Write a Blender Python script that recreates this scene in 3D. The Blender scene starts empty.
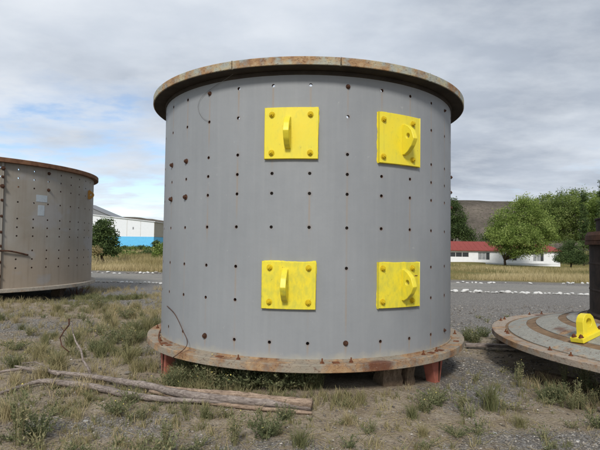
import bpy, math, random
import numpy as np
from mathutils import Vector, Matrix
random.seed(7)
rng = np.random.default_rng(11)
PI = math.pi
scene = bpy.context.scene
COL = scene.collection

# ------------------------------------------------------------------ camera
EYE = 1.65
FPX, PITCH, ROLL = 491.03, 0.0394, 0.0134
cam_data = bpy.data.cameras.new("camera")
cam = bpy.data.objects.new("camera", cam_data)
COL.objects.link(cam)
cam_data.sensor_width = 36
cam_data.lens = FPX / 600 * 36
cam_data.clip_start = 0.05
cam_data.clip_end = 6000
_cp, _sp, _cr, _sr = math.cos(PITCH), math.sin(PITCH), math.cos(ROLL), math.sin(ROLL)
fwd = Vector((0, _cp, _sp)); up0 = Vector((0, -_sp, _cp)); rt0 = Vector((1, 0, 0))
rt = rt0 * _cr + up0 * _sr
up = up0 * _cr - rt0 * _sr
cam.matrix_world = Matrix(((rt.x, up.x, -fwd.x, 0), (rt.y, up.y, -fwd.y, 0), (rt.z, up.z, -fwd.z, EYE), (0, 0, 0, 1)))
scene.camera = cam

# ------------------------------------------------------------------ light
SUN_EL, SUN_AZ = 40.0, -172.0        # azimuth measured clockwise from +Y: behind the camera, to the left
sd = Vector((math.sin(math.radians(SUN_AZ)) * math.cos(math.radians(SUN_EL)),
             math.cos(math.radians(SUN_AZ)) * math.cos(math.radians(SUN_EL)),
             math.sin(math.radians(SUN_EL))))
sun_data = bpy.data.lights.new("sun", 'SUN')
sun_data.energy = 2.7
sun_data.angle = math.radians(11)
sun_data.color = (1.0, 0.955, 0.89)
sun = bpy.data.objects.new("sun", sun_data)
COL.objects.link(sun)
sun.rotation_euler = sd.to_track_quat('Z', 'Y').to_euler()
sun.location = (-10, -10, 20)

scene.view_settings.view_transform = 'Standard'
scene.view_settings.look = 'None'
scene.view_settings.gamma = 1
scene.view_settings.exposure = 0.1
scene.render.engine = 'CYCLES'
scene.cycles.max_bounces = 6

# ------------------------------------------------------------------ node helpers
class NT:
    def __init__(s, tree):
        s.t = tree; s.n = tree.nodes; s.l = tree.links
        s.n.clear()
    def new(s, typ, **kw):
        nd = s.n.new(typ)
        for k, v in kw.items(): setattr(nd, k, v)
        return nd
    def put(s, sock, v):
        if isinstance(v, bpy.types.NodeSocket): s.l.new(v, sock)
        elif v is not None:
            if isinstance(v, (tuple, list)) and len(v) == 3 and sock.type == 'RGBA': v = (*v, 1)
            sock.default_value = v
    def coord(s, which='Object'): return s.new('ShaderNodeTexCoord').outputs[which]
    def map(s, v, sc=(1, 1, 1), loc=(0, 0, 0)):
        m = s.new('ShaderNodeMapping'); s.put(m.inputs[0], v); m.inputs['Scale'].default_value = sc; m.inputs['Location'].default_value = loc
        return m.outputs[0]
    def noise(s, v, scale, detail=4, rough=.55, out=0):
        m = s.new('ShaderNodeTexNoise'); s.put(m.inputs['Vector'], v); s.put(m.inputs['Scale'], scale)
        m.inputs['Detail'].default_value = detail; m.inputs['Roughness'].default_value = rough
        return m.outputs[out]
    def voro(s, v, scale, feat='F1', out='Distance', rnd=1):
        m = s.new('ShaderNodeTexVoronoi', feature=feat); s.put(m.inputs['Vector'], v); s.put(m.inputs['Scale'], scale)
        m.inputs['Randomness'].default_value = rnd
        return m.outputs[out]
    def math(s, op, a, b=0.0, c=0.0, clamp=False):
        m = s.new('ShaderNodeMath', operation=op, use_clamp=clamp); s.put(m.inputs[0], a); s.put(m.inputs[1], b); s.put(m.inputs[2], c)
        return m.outputs[0]
    def ramp(s, f, stops, interp='LINEAR'):
        m = s.new('ShaderNodeValToRGB'); s.put(m.inputs[0], f); r = m.color_ramp; r.interpolation = interp
        while len(r.elements) < len(stops): r.elements.new(.5)
        for e, (p, c) in zip(r.elements, stops):
            e.position = p
            e.color = (c, c, c, 1) if not isinstance(c, (tuple, list)) else (*c[:3], 1)
        return m.outputs[0]
    def mix(s, f, a, b, mode='MIX'):
        m = s.new('ShaderNodeMix', data_type='RGBA', blend_type=mode); s.put(m.inputs[0], f); s.put(m.inputs[6], a); s.put(m.inputs[7], b)
        return m.outputs[2]
    def sstep(s, v, a, b):
        m = s.new('ShaderNodeMapRange', interpolation_type='SMOOTHSTEP'); s.put(m.inputs[0], v)
        m.inputs[1].default_value = a; m.inputs[2].default_value = b
        return m.outputs[0]
    def attr(s, name): return s.new('ShaderNodeAttribute', attribute_name=name).outputs['Fac']
    def sep(s, v):
        m = s.new('ShaderNodeSeparateXYZ'); s.put(m.inputs[0], v); return m.outputs
    def comb(s, x, y, z):
        m = s.new('ShaderNodeCombineXYZ'); s.put(m.inputs[0], x); s.put(m.inputs[1], y); s.put(m.inputs[2], z); return m.outputs[0]
    def bump(s, h, dist=.01, strength=1.0):
        m = s.new('ShaderNodeBump'); s.put(m.inputs['Height'], h); m.inputs['Distance'].default_value = dist; m.inputs['Strength'].default_value = strength
        return m.outputs[0]
    def surf(s, col, rough=.7, normal=None, metal=0, spec=.5, trans=0):
        p = s.new('ShaderNodeBsdfPrincipled'); s.put(p.inputs['Base Color'], col); s.put(p.inputs['Roughness'], rough)
        p.inputs['Metallic'].default_value = metal; p.inputs['Specular IOR Level'].default_value = spec
        if normal is not None: s.put(p.inputs['Normal'], normal)
        o = s.new('ShaderNodeOutputMaterial'); sh = p.outputs[0]
        if trans:
            tr = s.new('ShaderNodeBsdfTranslucent'); s.put(tr.inputs[0], col)
            mx = s.new('ShaderNodeMixShader'); mx.inputs[0].default_value = trans
            s.l.new(sh, mx.inputs[1]); s.l.new(tr.outputs[0], mx.inputs[2]); sh = mx.outputs[0]
        s.l.new(sh, o.inputs[0])
def material(name):
    m = bpy.data.materials.new(name); m.use_nodes = True
    return m, NT(m.node_tree)
def srgb(r, g, b):
    f = lambda c: (c / 255 / 12.92) if c / 255 <= .04045 else ((c / 255 + .055) / 1.055) ** 2.4
    return (f(r), f(g), f(b))

# ------------------------------------------------------------------ world: sky with broken cloud
world = bpy.data.worlds.new("World"); scene.world = world; world.use_nodes = True
w = NT(world.node_tree)
sky = w.new('ShaderNodeTexSky', sky_type='NISHITA')
sky.sun_disc = False; sky.sun_elevation = math.radians(SUN_EL); sky.sun_rotation = math.radians(SUN_AZ % 360)
sky.air_density = 1.0; sky.dust_density = 0.6; sky.altitude = 1200
g = w.coord('Generated')
x, y, z = w.sep(g)
zz = w.math('ADD', w.math('MAXIMUM', z, 0.0), 0.16)
plane = w.comb(w.math('DIVIDE', x, zz), w.math('DIVIDE', y, zz), 0.0)
n1 = w.noise(w.map(plane, (1.0, 1.35, 1), (3.2, 1.4, 0)), 1.3, 8, .58)
cover = w.math('ADD', n1, w.math('MULTIPLY', w.sstep(x, -.45, .25), .22))
cover = w.math('ADD', cover, w.math('MULTIPLY', w.sstep(z, .19, .33), .24))
mask = w.ramp(cover, [(0.46, .12), (0.54, .7), (0.66, 1.0)])
n2 = w.noise(w.map(plane, (1.0, 1.15, 1), (8.1, -2.3, 0)), 0.85, 7, .5)
bright = w.math('SUBTRACT', n2, w.math('MULTIPLY', w.sstep(x, -.15, .45), .17))
bright = w.math('SUBTRACT', bright, w.math('MULTIPLY', w.sstep(z, .15, .5), .04))
ccol = w.ramp(bright, [(0.16, srgb(154, 163, 177)), (0.32, srgb(172, 181, 194)), (0.46, srgb(198, 206, 217)), (0.62, srgb(224, 229, 236))])
wisps = w.noise(w.map(plane, (1, 1.3, 1)), 2.2, 8, .58)
ccol = w.mix(w.ramp(wisps, [(.44, 0.0), (.68, .38)]), ccol, srgb(228, 233, 238))
bgs = w.new('ShaderNodeBackground'); w.l.new(sky.outputs[0], bgs.inputs[0]); bgs.inputs[1].default_value = 0.15
bgc = w.new('ShaderNodeBackground'); w.l.new(ccol, bgc.inputs[0]); bgc.inputs[1].default_value = 1.05
mx = w.new('ShaderNodeMixShader'); w.l.new(mask, mx.inputs[0]); w.l.new(bgs.outputs[0], mx.inputs[1]); w.l.new(bgc.outputs[0], mx.inputs[2])
wo = w.new('ShaderNodeOutputWorld'); w.l.new(mx.outputs[0], wo.inputs[0])

# ------------------------------------------------------------------ object helpers
def link(name, me, parent=None, loc=None):
    o = bpy.data.objects.new(name, me); COL.objects.link(o)
    if parent: o.parent = parent
    if loc: o.location = loc
    return o
def tag(o, label=None, cat=None, group=None, kind=None):
    if label: o['label'] = label
    if cat: o['category'] = cat
    if group: o['group'] = group
    if kind: o['kind'] = kind
    return o
def empty(name, loc, label, cat, group=None, rz=0):
    o = bpy.data.objects.new(name, None); COL.objects.link(o); o.location = loc; o.rotation_euler = (0, 0, rz)
    o.empty_display_size = .2
    return tag(o, label, cat, group)
def npmesh(name, v, faces, mats, smooth=False, tint=None, mi=None):
    """v (n,3); faces: int array (m,k) or list of such arrays"""
    if not isinstance(faces, list): faces = [faces]
    me = bpy.data.meshes.new(name)
    v = np.asarray(v, np.float32)
    me.vertices.add(len(v)); me.vertices.foreach_set('co', v.ravel())
    tot = np.concatenate([np.full(len(f), f.shape[1], np.int32) for f in faces])
    idx = np.concatenate([f.ravel() for f in faces]).astype(np.int32)
    me.loops.add(len(idx)); me.loops.foreach_set('vertex_index', idx)
    me.polygons.add(len(tot))
    st = np.zeros(len(tot), np.int32); st[1:] = np.cumsum(tot)[:-1]
    me.polygons.foreach_set('loop_start', st)
    me.polygons.foreach_set('loop_total', tot)
    if mi is not None: me.polygons.foreach_set('material_index', np.asarray(mi, np.int32))
    if smooth: me.polygons.foreach_set('use_smooth', np.ones(len(tot), bool))
    for m in (mats if isinstance(mats, (list, tuple)) else [mats]): me.materials.append(m)
    if tint is not None:
        a = me.attributes.new('tint', 'FLOAT', 'POINT'); a.data.foreach_set('value', np.asarray(tint, np.float32))
    me.update(calc_edges=True); me.validate()
    return me
class MB:
    """collects vertices and faces of any size for one mesh"""
    def __init__(s): s.v = []; s.f = []; s.m = []
    def add(s, vs, fs, mi=0):
        b = len(s.v); s.v += [tuple(p) for p in vs]; s.f += [tuple(b + i for i in f) for f in fs]; s.m += [mi] * len(fs)
        return s
    def box(s, c, size, rot=None, taper=1.0, mi=0):
        hx, hy, hz = [k / 2 for k in size]; vs = []
        for dz in (-1, 1):
            k = taper if dz < 0 else 1
            for dx, dy in ((-1, -1), (1, -1), (1, 1), (-1, 1)):
                p = Vector((dx * hx * k, dy * hy * k, dz * hz))
                if rot is not None: p = rot @ p
                vs.append(p + Vector(c))
        return s.add(vs, [(3, 2, 1, 0), (4, 5, 6, 7), (0, 1, 5, 4), (1, 2, 6, 5), (2, 3, 7, 6), (3, 0, 4, 7)], mi)
    def prism(s, pts, d0, d1, fn, mi=0):
        """pts 2-D outline, extruded from d0 to d1; fn(a,b,d)->xyz"""
        n = len(pts)
        vs = [fn(a, b, d0) for a, b in pts] + [fn(a, b, d1) for a, b in pts]
        return s.add(vs, [tuple(range(n))[::-1], tuple(range(n, 2 * n))] + [(i, (i + 1) % n, n + (i + 1) % n, n + i) for i in range(n)], mi)
    def tube(s, pts, rads, n=8, mi=0, jitter=0, caps=True):
        pts = [Vector(p) for p in pts]; vs = []; m = len(pts)
        for i, p in enumerate(pts):
            d = (pts[min(i + 1, m - 1)] - pts[max(i - 1, 0)]).normalized()
            a = d.cross(Vector((0, 0, 1))) if abs(d.z) < .95 else d.cross(Vector((1, 0, 0)))
            a.normalize(); b = d.cross(a)
            for k in range(n):
                t = 2 * PI * k / n; r = rads[i] * (1 + jitter * (random.random() - .5))
                vs.append(p + a * math.cos(t) * r + b * math.sin(t) * r)
        fs = [(i * n + k, i * n + (k + 1) % n, (i + 1) * n + (k + 1) % n, (i + 1) * n + k) for i in range(m - 1) for k in range(n)]
        if caps: fs += [tuple(range(n))[::-1], tuple((m - 1) * n + k for k in range(n))]
        return s.add(vs, fs, mi)
    def build(s, name, mats, parent=None, smooth=False, loc=None):
        me = bpy.data.meshes.new(name); me.from_pydata(s.v, [], s.f)
        for m in (mats if isinstance(mats, (list, tuple)) else [mats]): me.materials.append(m)
        me.polygons.foreach_set('material_index', s.m)
        if smooth: me.polygons.foreach_set('use_smooth', [True] * len(s.f))
        me.update()
        return link(name, me, parent, loc)
def bevel(o, wd=.004, seg=2):
    b = o.modifiers.new('bevel', 'BEVEL'); b.width = wd; b.segments = seg; b.limit_method = 'ANGLE'; b.angle_limit = math.radians(40)
    return o
def auto_smooth(o, deg=40):
    me = o.data
    me.polygons.foreach_set('use_smooth', [True] * len(me.polygons))
    me.set_sharp_from_angle(angle=math.radians(deg))
    return o
def ray(px, py):
    a = (px - 300) / FPX; b = -(py - 225) / FPX
    return Vector(rt * a + up * b + fwd)
def at_depth(px, py, Y):
    d = ray(px, py); p = d * (Y / d.y); return Vector((p.x, p.y, p.z + EYE))
def at_z(px, py, z):
    d = ray(px, py); p = d * ((z - EYE) / d.z); return Vector((p.x, p.y, z))
def at_cyl(px, py, cx, cy, R):
    d = ray(px, py); A = d.x ** 2 + d.y ** 2; B = -(d.x * cx + d.y * cy); C = cx * cx + cy * cy - R * R
    t = (-B - math.sqrt(max(0, B * B - A * C))) / A; p = d * t
    return Vector((p.x, p.y, p.z + EYE))

# ------------------------------------------------------------------ materials
def mat_drum_paint():
    m, n = material('grey_drum_paint')
    c = n.coord(); x, y, z = n.sep(c)
    th = n.math('ARCTAN2', x, n.math('MULTIPLY', y, -1.0))
    deg = n.math('MULTIPLY', th, 180 / PI / 11.46)
    cyl = n.comb(n.math('MULTIPLY', th, 2.0), z, 0.0)
    base = n.ramp(n.noise(n.map(cyl, (1, .6, 1)), 1.3, 8, .62), [(.3, (.228, .240, .252)), (.7, (.272, .283, .294))])
    streak = n.noise(n.map(cyl, (14, .55, 1)), 1.0, 5, .6)
    base = n.mix(n.ramp(streak, [(.46, 0.0), (.78, .11)]), base, (.42, .425, .425))
    streak2 = n.noise(n.map(cyl, (23, .8, 1), (5, 3, 0)), 1.0, 4, .6)
    base = n.mix(n.ramp(streak2, [(.53, 0.0), (.85, .15)]), base, (.20, .205, .205))
    # rust runs below the bolt columns
    d = n.math('ABSOLUTE', n.math('SUBTRACT', n.math('FRACT', n.math('ADD', deg, 100.5)), .5))
    wob = n.math('MULTIPLY', n.math('SUBTRACT', n.noise(cyl, 6, 3), .5), .03)
    line = n.math('SUBTRACT', 1.0, n.sstep(n.math('ADD', d, wob), .004, .045))
    col_id = n.math('FLOOR', n.math('ADD', deg, 100.5))
    wn = n.new('ShaderNodeTexNoise'); n.put(wn.inputs['Vector'], n.comb(n.math('MULTIPLY', col_id, 7.31), n.math('MULTIPLY', z, 1.3), 0.0)); wn.inputs['Scale'].default_value = 1.0
    run = n.math('MULTIPLY', line, n.ramp(wn.outputs[0], [(.48, .0), (.72, .45)]))
    top = n.math('MULTIPLY', line, n.math('MULTIPLY', n.sstep(z, 2.75, 3.25), n.math('SUBTRACT', 1.0, n.sstep(z, 3.29, 3.32))))
    low = n.math('MULTIPLY', line, n.math('MULTIPLY', n.sstep(z, .46, .60), n.math('SUBTRACT', 1.0, n.sstep(z, .60, .64))))
    run = n.math('ADD', run, n.math('ADD', n.math('MULTIPLY', n.math('MULTIPLY', top, n.ramp(wn.outputs[0], [(.3, .15), (.6, 1.0)])), .55), n.math('MULTIPLY', low, .4)), clamp=True)
    base = n.mix(run, base, srgb(150, 125, 95))
    # light scuffs and yellow-white grime at the foot
    sc = n.noise(n.map(cyl, (1, 1, 1), (9, 4, 0)), 9, 6, .7)
    base = n.mix(n.ramp(sc, [(.66, 0.0), (.74, .5)]), base, (.47, .47, .46))
    foot = n.math('SUBTRACT', 1.0, n.sstep(n.math('ADD', z, n.math('MULTIPLY', n.noise(cyl, 7, 4), .18)), .50, .64))
    base = n.mix(n.math('MULTIPLY', foot, .6), base, srgb(178, 170, 148))
    halo = n.math('POWER', n.attr('halo'), 7.0)
    base = n.mix(n.math('MULTIPLY', halo, n.ramp(n.noise(cyl, 5, 4), [(.42, .0), (.68, .75)])), base, srgb(112, 84, 62))
    scr = n.noise(n.map(cyl, (1.5, 30, 1), (2, 7, 0)), 1.6, 4, .7)
    base = n.mix(n.ramp(scr, [(.70, 0.0), (.74, .35)]), base, (.40, .41, .41))
    fine = n.noise(cyl, 45, 3)
    n.surf(base, n.ramp(n.noise(cyl, 3, 4), [(.3, .5), (.7, .68)]), n.bump(n.math('ADD', n.noise(cyl, 2.2, 4), n.math('MULTIPLY', fine, .05)), .012, .6), spec=.35)
    return m
def mat_flange(name, paint, amount=.0, pale=None):
    m, n = material(name)
    c = n.coord()
    n1 = n.noise(c, 2.6, 6, .62); n2 = n.noise(n.map(c, (1, 1, 1), (7, 2, 1)), 9, 6, .65); n3 = n.noise(n.map(c, (1, 1, 1), (1, 8, 3)), 1.5, 3)
    pnt = n.mix(n.ramp(n2, [(.35, 0.0), (.65, 1.0)]), paint, pale or tuple(min(1, k * 1.35) for k in paint))
    rust = n.ramp(n2, [(.25, srgb(84, 60, 46)), (.42, srgb(130, 96, 70)), (.58, srgb(162, 130, 96)), (.75, srgb(178, 160, 132))])
    f = n.math('ADD', n.math('ADD', n1, n.math('MULTIPLY', n.math('SUBTRACT', n2, .5), .45)), amount)
    col = n.mix(n.ramp(f, [(.46, 0.0), (.58, .95)]), pnt, rust)
    col = n.mix(n.ramp(n3, [(.62, 0.0), (.70, .8)]), col, srgb(92, 50, 36))
    n4 = n.noise(n.map(c, (1, 1, 2), (4, 4, 4)), 34, 5, .7)
    col = n.mix(n.ramp(n4, [(.56, 0.0), (.64, .75)]), col, srgb(88, 56, 40))
    col = n.mix(n.ramp(n.noise(n.map(c, (1, 1, 1), (2, 9, 2)), 60, 4, .7), [(.62, 0.0), (.7, .5)]), col, srgb(186, 176, 158))
    n.surf(col, .85, n.bump(n.math('ADD', n2, n4), .006, .8), spec=.2)
    return m
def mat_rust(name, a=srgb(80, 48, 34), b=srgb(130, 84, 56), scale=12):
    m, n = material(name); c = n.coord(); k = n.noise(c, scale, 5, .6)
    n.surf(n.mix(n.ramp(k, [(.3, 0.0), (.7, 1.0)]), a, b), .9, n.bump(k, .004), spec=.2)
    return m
def mat_yellow(name='yellow_paint', dirt=0.0):
    m, n = material(name); c = n.coord()
    k = n.noise(c, 5, 5, .6); k2 = n.noise(n.map(c, (1, 1, .5), (3, 3, 3)), 22, 5, .65)
    col = n.mix(n.ramp(k, [(.3, 0.0), (.7, 1.0)]), (.80, .64, .03), (.74, .64, .045))
    col = n.mix(n.ramp(k2, [(.54 - dirt * .12, 0.0), (.74, .35 + dirt * .4)]), col, (.46, .46, .07))
    k3 = n.noise(n.map(c, (6, 6, .8), (3, 1, 3)), 3, 5, .7)
    col = n.mix(n.ramp(k3, [(.56, 0.0), (.76, .3 + dirt * .1)]), col, (.42, .36, .07))
    k4 = n.noise(n.map(c, (1, 1, 1), (8, 1, 5)), 30, 4, .7)
    col = n.mix(n.ramp(k4, [(.66, 0.0), (.72, .8)]), col, srgb(120, 84, 44))
    n.surf(col, .42, n.bump(k2, .002, .6), spec=.45)
    return m
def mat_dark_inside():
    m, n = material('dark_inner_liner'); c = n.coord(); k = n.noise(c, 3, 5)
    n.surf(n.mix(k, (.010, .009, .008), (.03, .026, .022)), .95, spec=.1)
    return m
def mat_simple(name, col, rough=.8, var=.15, scale=6, spec=.3, bumpd=.003, trans=0):
    m, n = material(name); c = n.coord(); k = n.noise(c, scale, 5, .6)
    a = tuple(v * (1 - var) for v in col); b = tuple(min(1, v * (1 + var)) for v in col)
    n.surf(n.mix(n.ramp(k, [(.3, 0.0), (.7, 1.0)]), a, b), rough, n.bump(k, bumpd), spec=spec, trans=trans)
    return m
def mat_left_drum():
    m, n = material('brown_grey_drum_paint')
    c = n.coord(); x, y, z = n.sep(c)
    th = n.math('ARCTAN2', x, n.math('MULTIPLY', y, -1.0)); cyl = n.comb(n.math('MULTIPLY', th, 3.5), z, 0.0)
    k = n.noise(cyl, .8, 5, .55)
    col = n.mix(n.ramp(k, [(.35, 0.0), (.65, 1.0)]), srgb(136, 129, 118), srgb(148, 144, 137))
    low = n.math('SUBTRACT', 1.0, n.sstep(n.math('ADD', z, n.math('MULTIPLY', n.noise(cyl, 2, 4), .8)), 1.2, 2.2))
    col = n.mix(n.math('MULTIPLY', low, .55), col, srgb(156, 139, 119))
    s1 = n.noise(n.map(cyl, (9, .5, 1)), 1.0, 5, .6)
    col = n.mix(n.ramp(s1, [(.5, 0.0), (.78, .45)]), col, srgb(118, 104, 88))
    s2 = n.noise(n.map(cyl, (1, 1.4, 1), (4, 4, 0)), .9, 3, .5)
    col = n.mix(n.ramp(s2, [(.56, 0.0), (.62, .5)]), col, srgb(146, 146, 148))
    n.surf(col, .7, n.bump(n.noise(cyl, 3, 4), .012, .5), spec=.25)
    return m
def mat_leaf(name, a, b, c3, trans=.25):
    m, n = material(name); t = n.attr('tint')
    n.surf(n.ramp(t, [(0.0, a), (.5, b), (1.0, c3)]), .7, spec=.15, trans=trans)
    return m
def mat_wood(name, a, b, sc=(3, 3, 3)):
    m, n = material(name); c = n.coord('Generated')
    u = n.new('ShaderNodeUVMap').outputs[0]
    c = n.coord(); st = n.noise(n.map(c, sc), 9, 7, .68)
    k = n.noise(c, 4, 4)
    crk = n.noise(n.map(c, tuple(q * 2.2 for q in sc), (3, 3, 3)), 9, 3, .5)
    col = n.mix(n.ramp(st, [(.36, 0.0), (.64, 1.0)]), a, b)
    col = n.mix(n.ramp(crk, [(.33, .8), (.39, 0.0)]), col, tuple(v * .3 for v in a))
    col = n.mix(n.ramp(k, [(.5, 0.0), (.7, .45)]), col, tuple(v * .6 for v in a))
    n.surf(col, .9, n.bump(st, .012), spec=.15)
    return m
M = dict(
    drum=mat_drum_paint(), inner=mat_dark_inside(), yellow=mat_yellow(), yellowdirty=mat_yellow('mottled_yellow_paint', 1.0), yellowbolt=mat_rust('rust_stained_yellow', srgb(176, 140, 36), srgb(222, 200, 34), 22),
    topfl=mat_flange('rusted_top_flange', srgb(146, 152, 150), -.01, srgb(178, 170, 140)),
    botfl=mat_flange('rusted_base_flange', srgb(140, 133, 120), -.005, srgb(158, 144, 126)),
    leftfl=mat_rust('rusted_brown_flange', srgb(84, 58, 44), srgb(132, 98, 74), 6),
    leftbase=mat_flange('grey_base_flange', srgb(150, 142, 130), -.12),
    rust=mat_rust('rusty_steel'), rustdark=mat_rust('dark_rusty_steel', srgb(52, 38, 32), srgb(96, 66, 50)),
    leftdrum=mat_left_drum(), shadesteel=mat_rust('shade_dark_steel', srgb(44, 40, 37), srgb(66, 60, 54), 4),  # last one: dark tone standing for shade below the main drum's top flange
    red=mat_simple('red_oxide_paint', srgb(166, 100, 84), .8, .16, 9),
    rope=mat_simple('thin_wire', srgb(110, 108, 104), .7),
    bluepatch=mat_simple('pale_blue_primer', srgb(158, 166, 172), .7, .1, 14),
    orange=mat_simple('orange_brown_paint', srgb(176, 128, 62), .7),
    discgrey=mat_flange('grey_plate_paint', srgb(140, 140, 133), -.12, srgb(156, 154, 145)),
    discrim=mat_flange('beige_rim', srgb(150, 142, 130), -.06, srgb(168, 150, 134)),
    discrust=mat_rust('brown_rust_band', srgb(104, 84, 66), srgb(142, 118, 92), 7),
    blacksteel=mat_rust('black_greased_steel', srgb(34, 30, 29), srgb(70, 58, 52), 5),
    wood=mat_wood('weathered_wood', srgb(112, 101, 95), srgb(168, 156, 147), (1.2, 5, 8)),
    woodtan=mat_wood('barkless_tan_wood', srgb(124, 106, 92), srgb(180, 158, 138), (1.2, 5, 8)),
    timber=mat_wood('old_timber', srgb(92, 78, 64), srgb(134, 116, 98), (6, 6, 1.4)),
    whiterock=mat_simple('white_painted_rock', (.72, .71, .68), .9, .14, 9, bumpd=.02),
    greyrock=mat_simple('grey_rock', srgb(150, 143, 134), .9, .25, 6, bumpd=.02),
    shedwhite=mat_simple('white_sheet_wall', (.74, .77, .80), .6, .03, 2),
    grass=mat_leaf('weed_blades', srgb(104, 110, 74), srgb(148, 140, 102), srgb(184, 168, 132), .25),
    weed=mat_leaf('weed_leaves', srgb(88, 98, 68), srgb(120, 124, 90), srgb(158, 150, 114), .3),
    drygrass=mat_leaf('dry_field_grass', srgb(108, 108, 70), srgb(158, 144, 100), srgb(198, 182, 142), .25),
    flower=mat_simple('yellow_petals', (.62, .52, .14), .7, .1),
    leafA=mat_leaf('tree_leaves_bright', srgb(92, 112, 54), srgb(130, 148, 76), srgb(166, 180, 108), .4),
    leafB=mat_leaf('tree_leaves_dark', srgb(54, 70, 42), srgb(80, 98, 56), srgb(112, 128, 80), .3),
    leafC=mat_leaf('tree_leaves_olive', srgb(80, 98, 52), srgb(118, 134, 72), srgb(154, 166, 104), .4),
    bark=mat_simple('bark', srgb(84, 72, 60), .95, .3, 12, bumpd=.03),
    whitewall=mat_simple('whitewashed_wall', (.82, .83, .84), .85, .05, 2),
    concrete=mat_simple('grey_concrete', srgb(176, 170, 158), .9, .1, 2),
    redroof=mat_simple('red_roof_sheet', srgb(136, 66, 60), .7, .14, 3),
    glass=mat_simple('dark_window_glass', (.05, .055, .06), .15, .2, spec=.6),
    curtain=mat_simple('pale_curtained_glass', (.30, .31, .32), .3, .25, 2, spec=.5),
    whiteframe=mat_simple('white_frame', (.7, .7, .68), .6, .05),
    cyan=mat_simple('sky_blue_wall', srgb(104, 190, 236), .7, .06, 2),
    shedroof=mat_simple('grey_sheet_roof', srgb(128, 130, 134), .6, .08, 2),
)

# ------------------------------------------------------------------ terrain
def vnoise(x, y, s, seed):
    """smooth value noise on arrays"""
    r = np.random.default_rng(seed).random((64, 64))
    X = x * s; Y = y * s; xi = np.floor(X).astype(int); yi = np.floor(Y).astype(int)
    fx = X - xi; fy = Y - yi; fx = fx * fx * (3 - 2 * fx); fy = fy * fy * (3 - 2 * fy)
    a = r[xi % 64, yi % 64]; b = r[(xi + 1) % 64, yi % 64]; c = r[xi % 64, (yi + 1) % 64]; d = r[(xi + 1) % 64, (yi + 1) % 64]
    return (a * (1 - fx) + b * fx) * (1 - fy) + (c * (1 - fx) + d * fx) * fy
def ss(v, a, b):
    t = np.clip((v - a) / (b - a), 0, 1); return t * t * (3 - 2 * t)
def road_near(x): return 19.1 - .163 * x
def road_far(x): return 24.2 - .205 * x
def roadmask(x, y): return ss(y, road_near(x) - .1, road_near(x) + .25) * (1 - ss(y, road_far(x) - .25, road_far(x) + .1))
def base_h(x, y):
    far = ss(y, 27, 92)
    side = np.clip(x / np.maximum(y, 1) * 2.4, -1.2, 1.2)
    h = far * (-.35 - 1.15 * side)
    h = h + .05 * (vnoise(x, y, .11, 3) - .5) * (1 - ss(y, 14, 18)) + ss(y, 27, 32) * .45 * (vnoise(x, y, .12, 5) - .5)
    return h
def ground_h(x, y):
    x = np.asarray(x, float); y = np.asarray(y, float)
    near = 1 - ss(y, 15, 18)
    h = base_h(x, y)
    h = h + near * (.05 * (vnoise(x, y, .9, 8) - .5) + .022 * (vnoise(x, y, 3.1, 9) - .5) + .010 * (vnoise(x, y, 9.5, 10) - .5))
    h = h + near * .16 * np.exp(-((x - .1) ** 2 / 2.6 + (y - 5.6) ** 2 / .9))
    h = h + .17 * np.exp(-((x + 7.6) ** 2 / 7 + (y - 11.9 - .12 * (x + 7.6) ** 2) ** 2 / .5)) * (x < -3)
    h = h - .06 * roadmask(x, y)
    return h
def gz(x, y): return float(ground_h(np.array([x]), np.array([y]))[0])
def on_ground(px, py, h=0.0):
    p = at_z(px, py, h)
    for _ in range(12): p = at_z(px, py, h + .5 * (p.z - h) + .5 * gz(p.x, p.y))
    return p
def nonuni(a, b, lo, hi, step, grow):
    out = list(np.arange(lo, hi, step)); s = step; v = lo
    left = []
    while v > a: s *= grow; v -= s; left.append(v)
    s = step; v = out[-1]; right = []
    while v < b: s *= grow; v += s; right.append(v)
    return np.array(left[::-1] + out + right)
xs = nonuni(-2600, 2600, -5.5, 5.5, .045, 1.045)
ys = nonuni(-40, 3800, 3.0, 8.5, .045, 1.03)
GX, GY = np.meshgrid(xs, ys)
GZ = ground_h(GX, GY)
nx, ny = len(xs), len(ys)
I = np.arange(nx * ny).reshape(ny, nx)
quads = np.stack([I[:-1, :-1], I[:-1, 1:], I[1:, 1:], I[1:, :-1]], -1).reshape(-1, 4)
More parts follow.
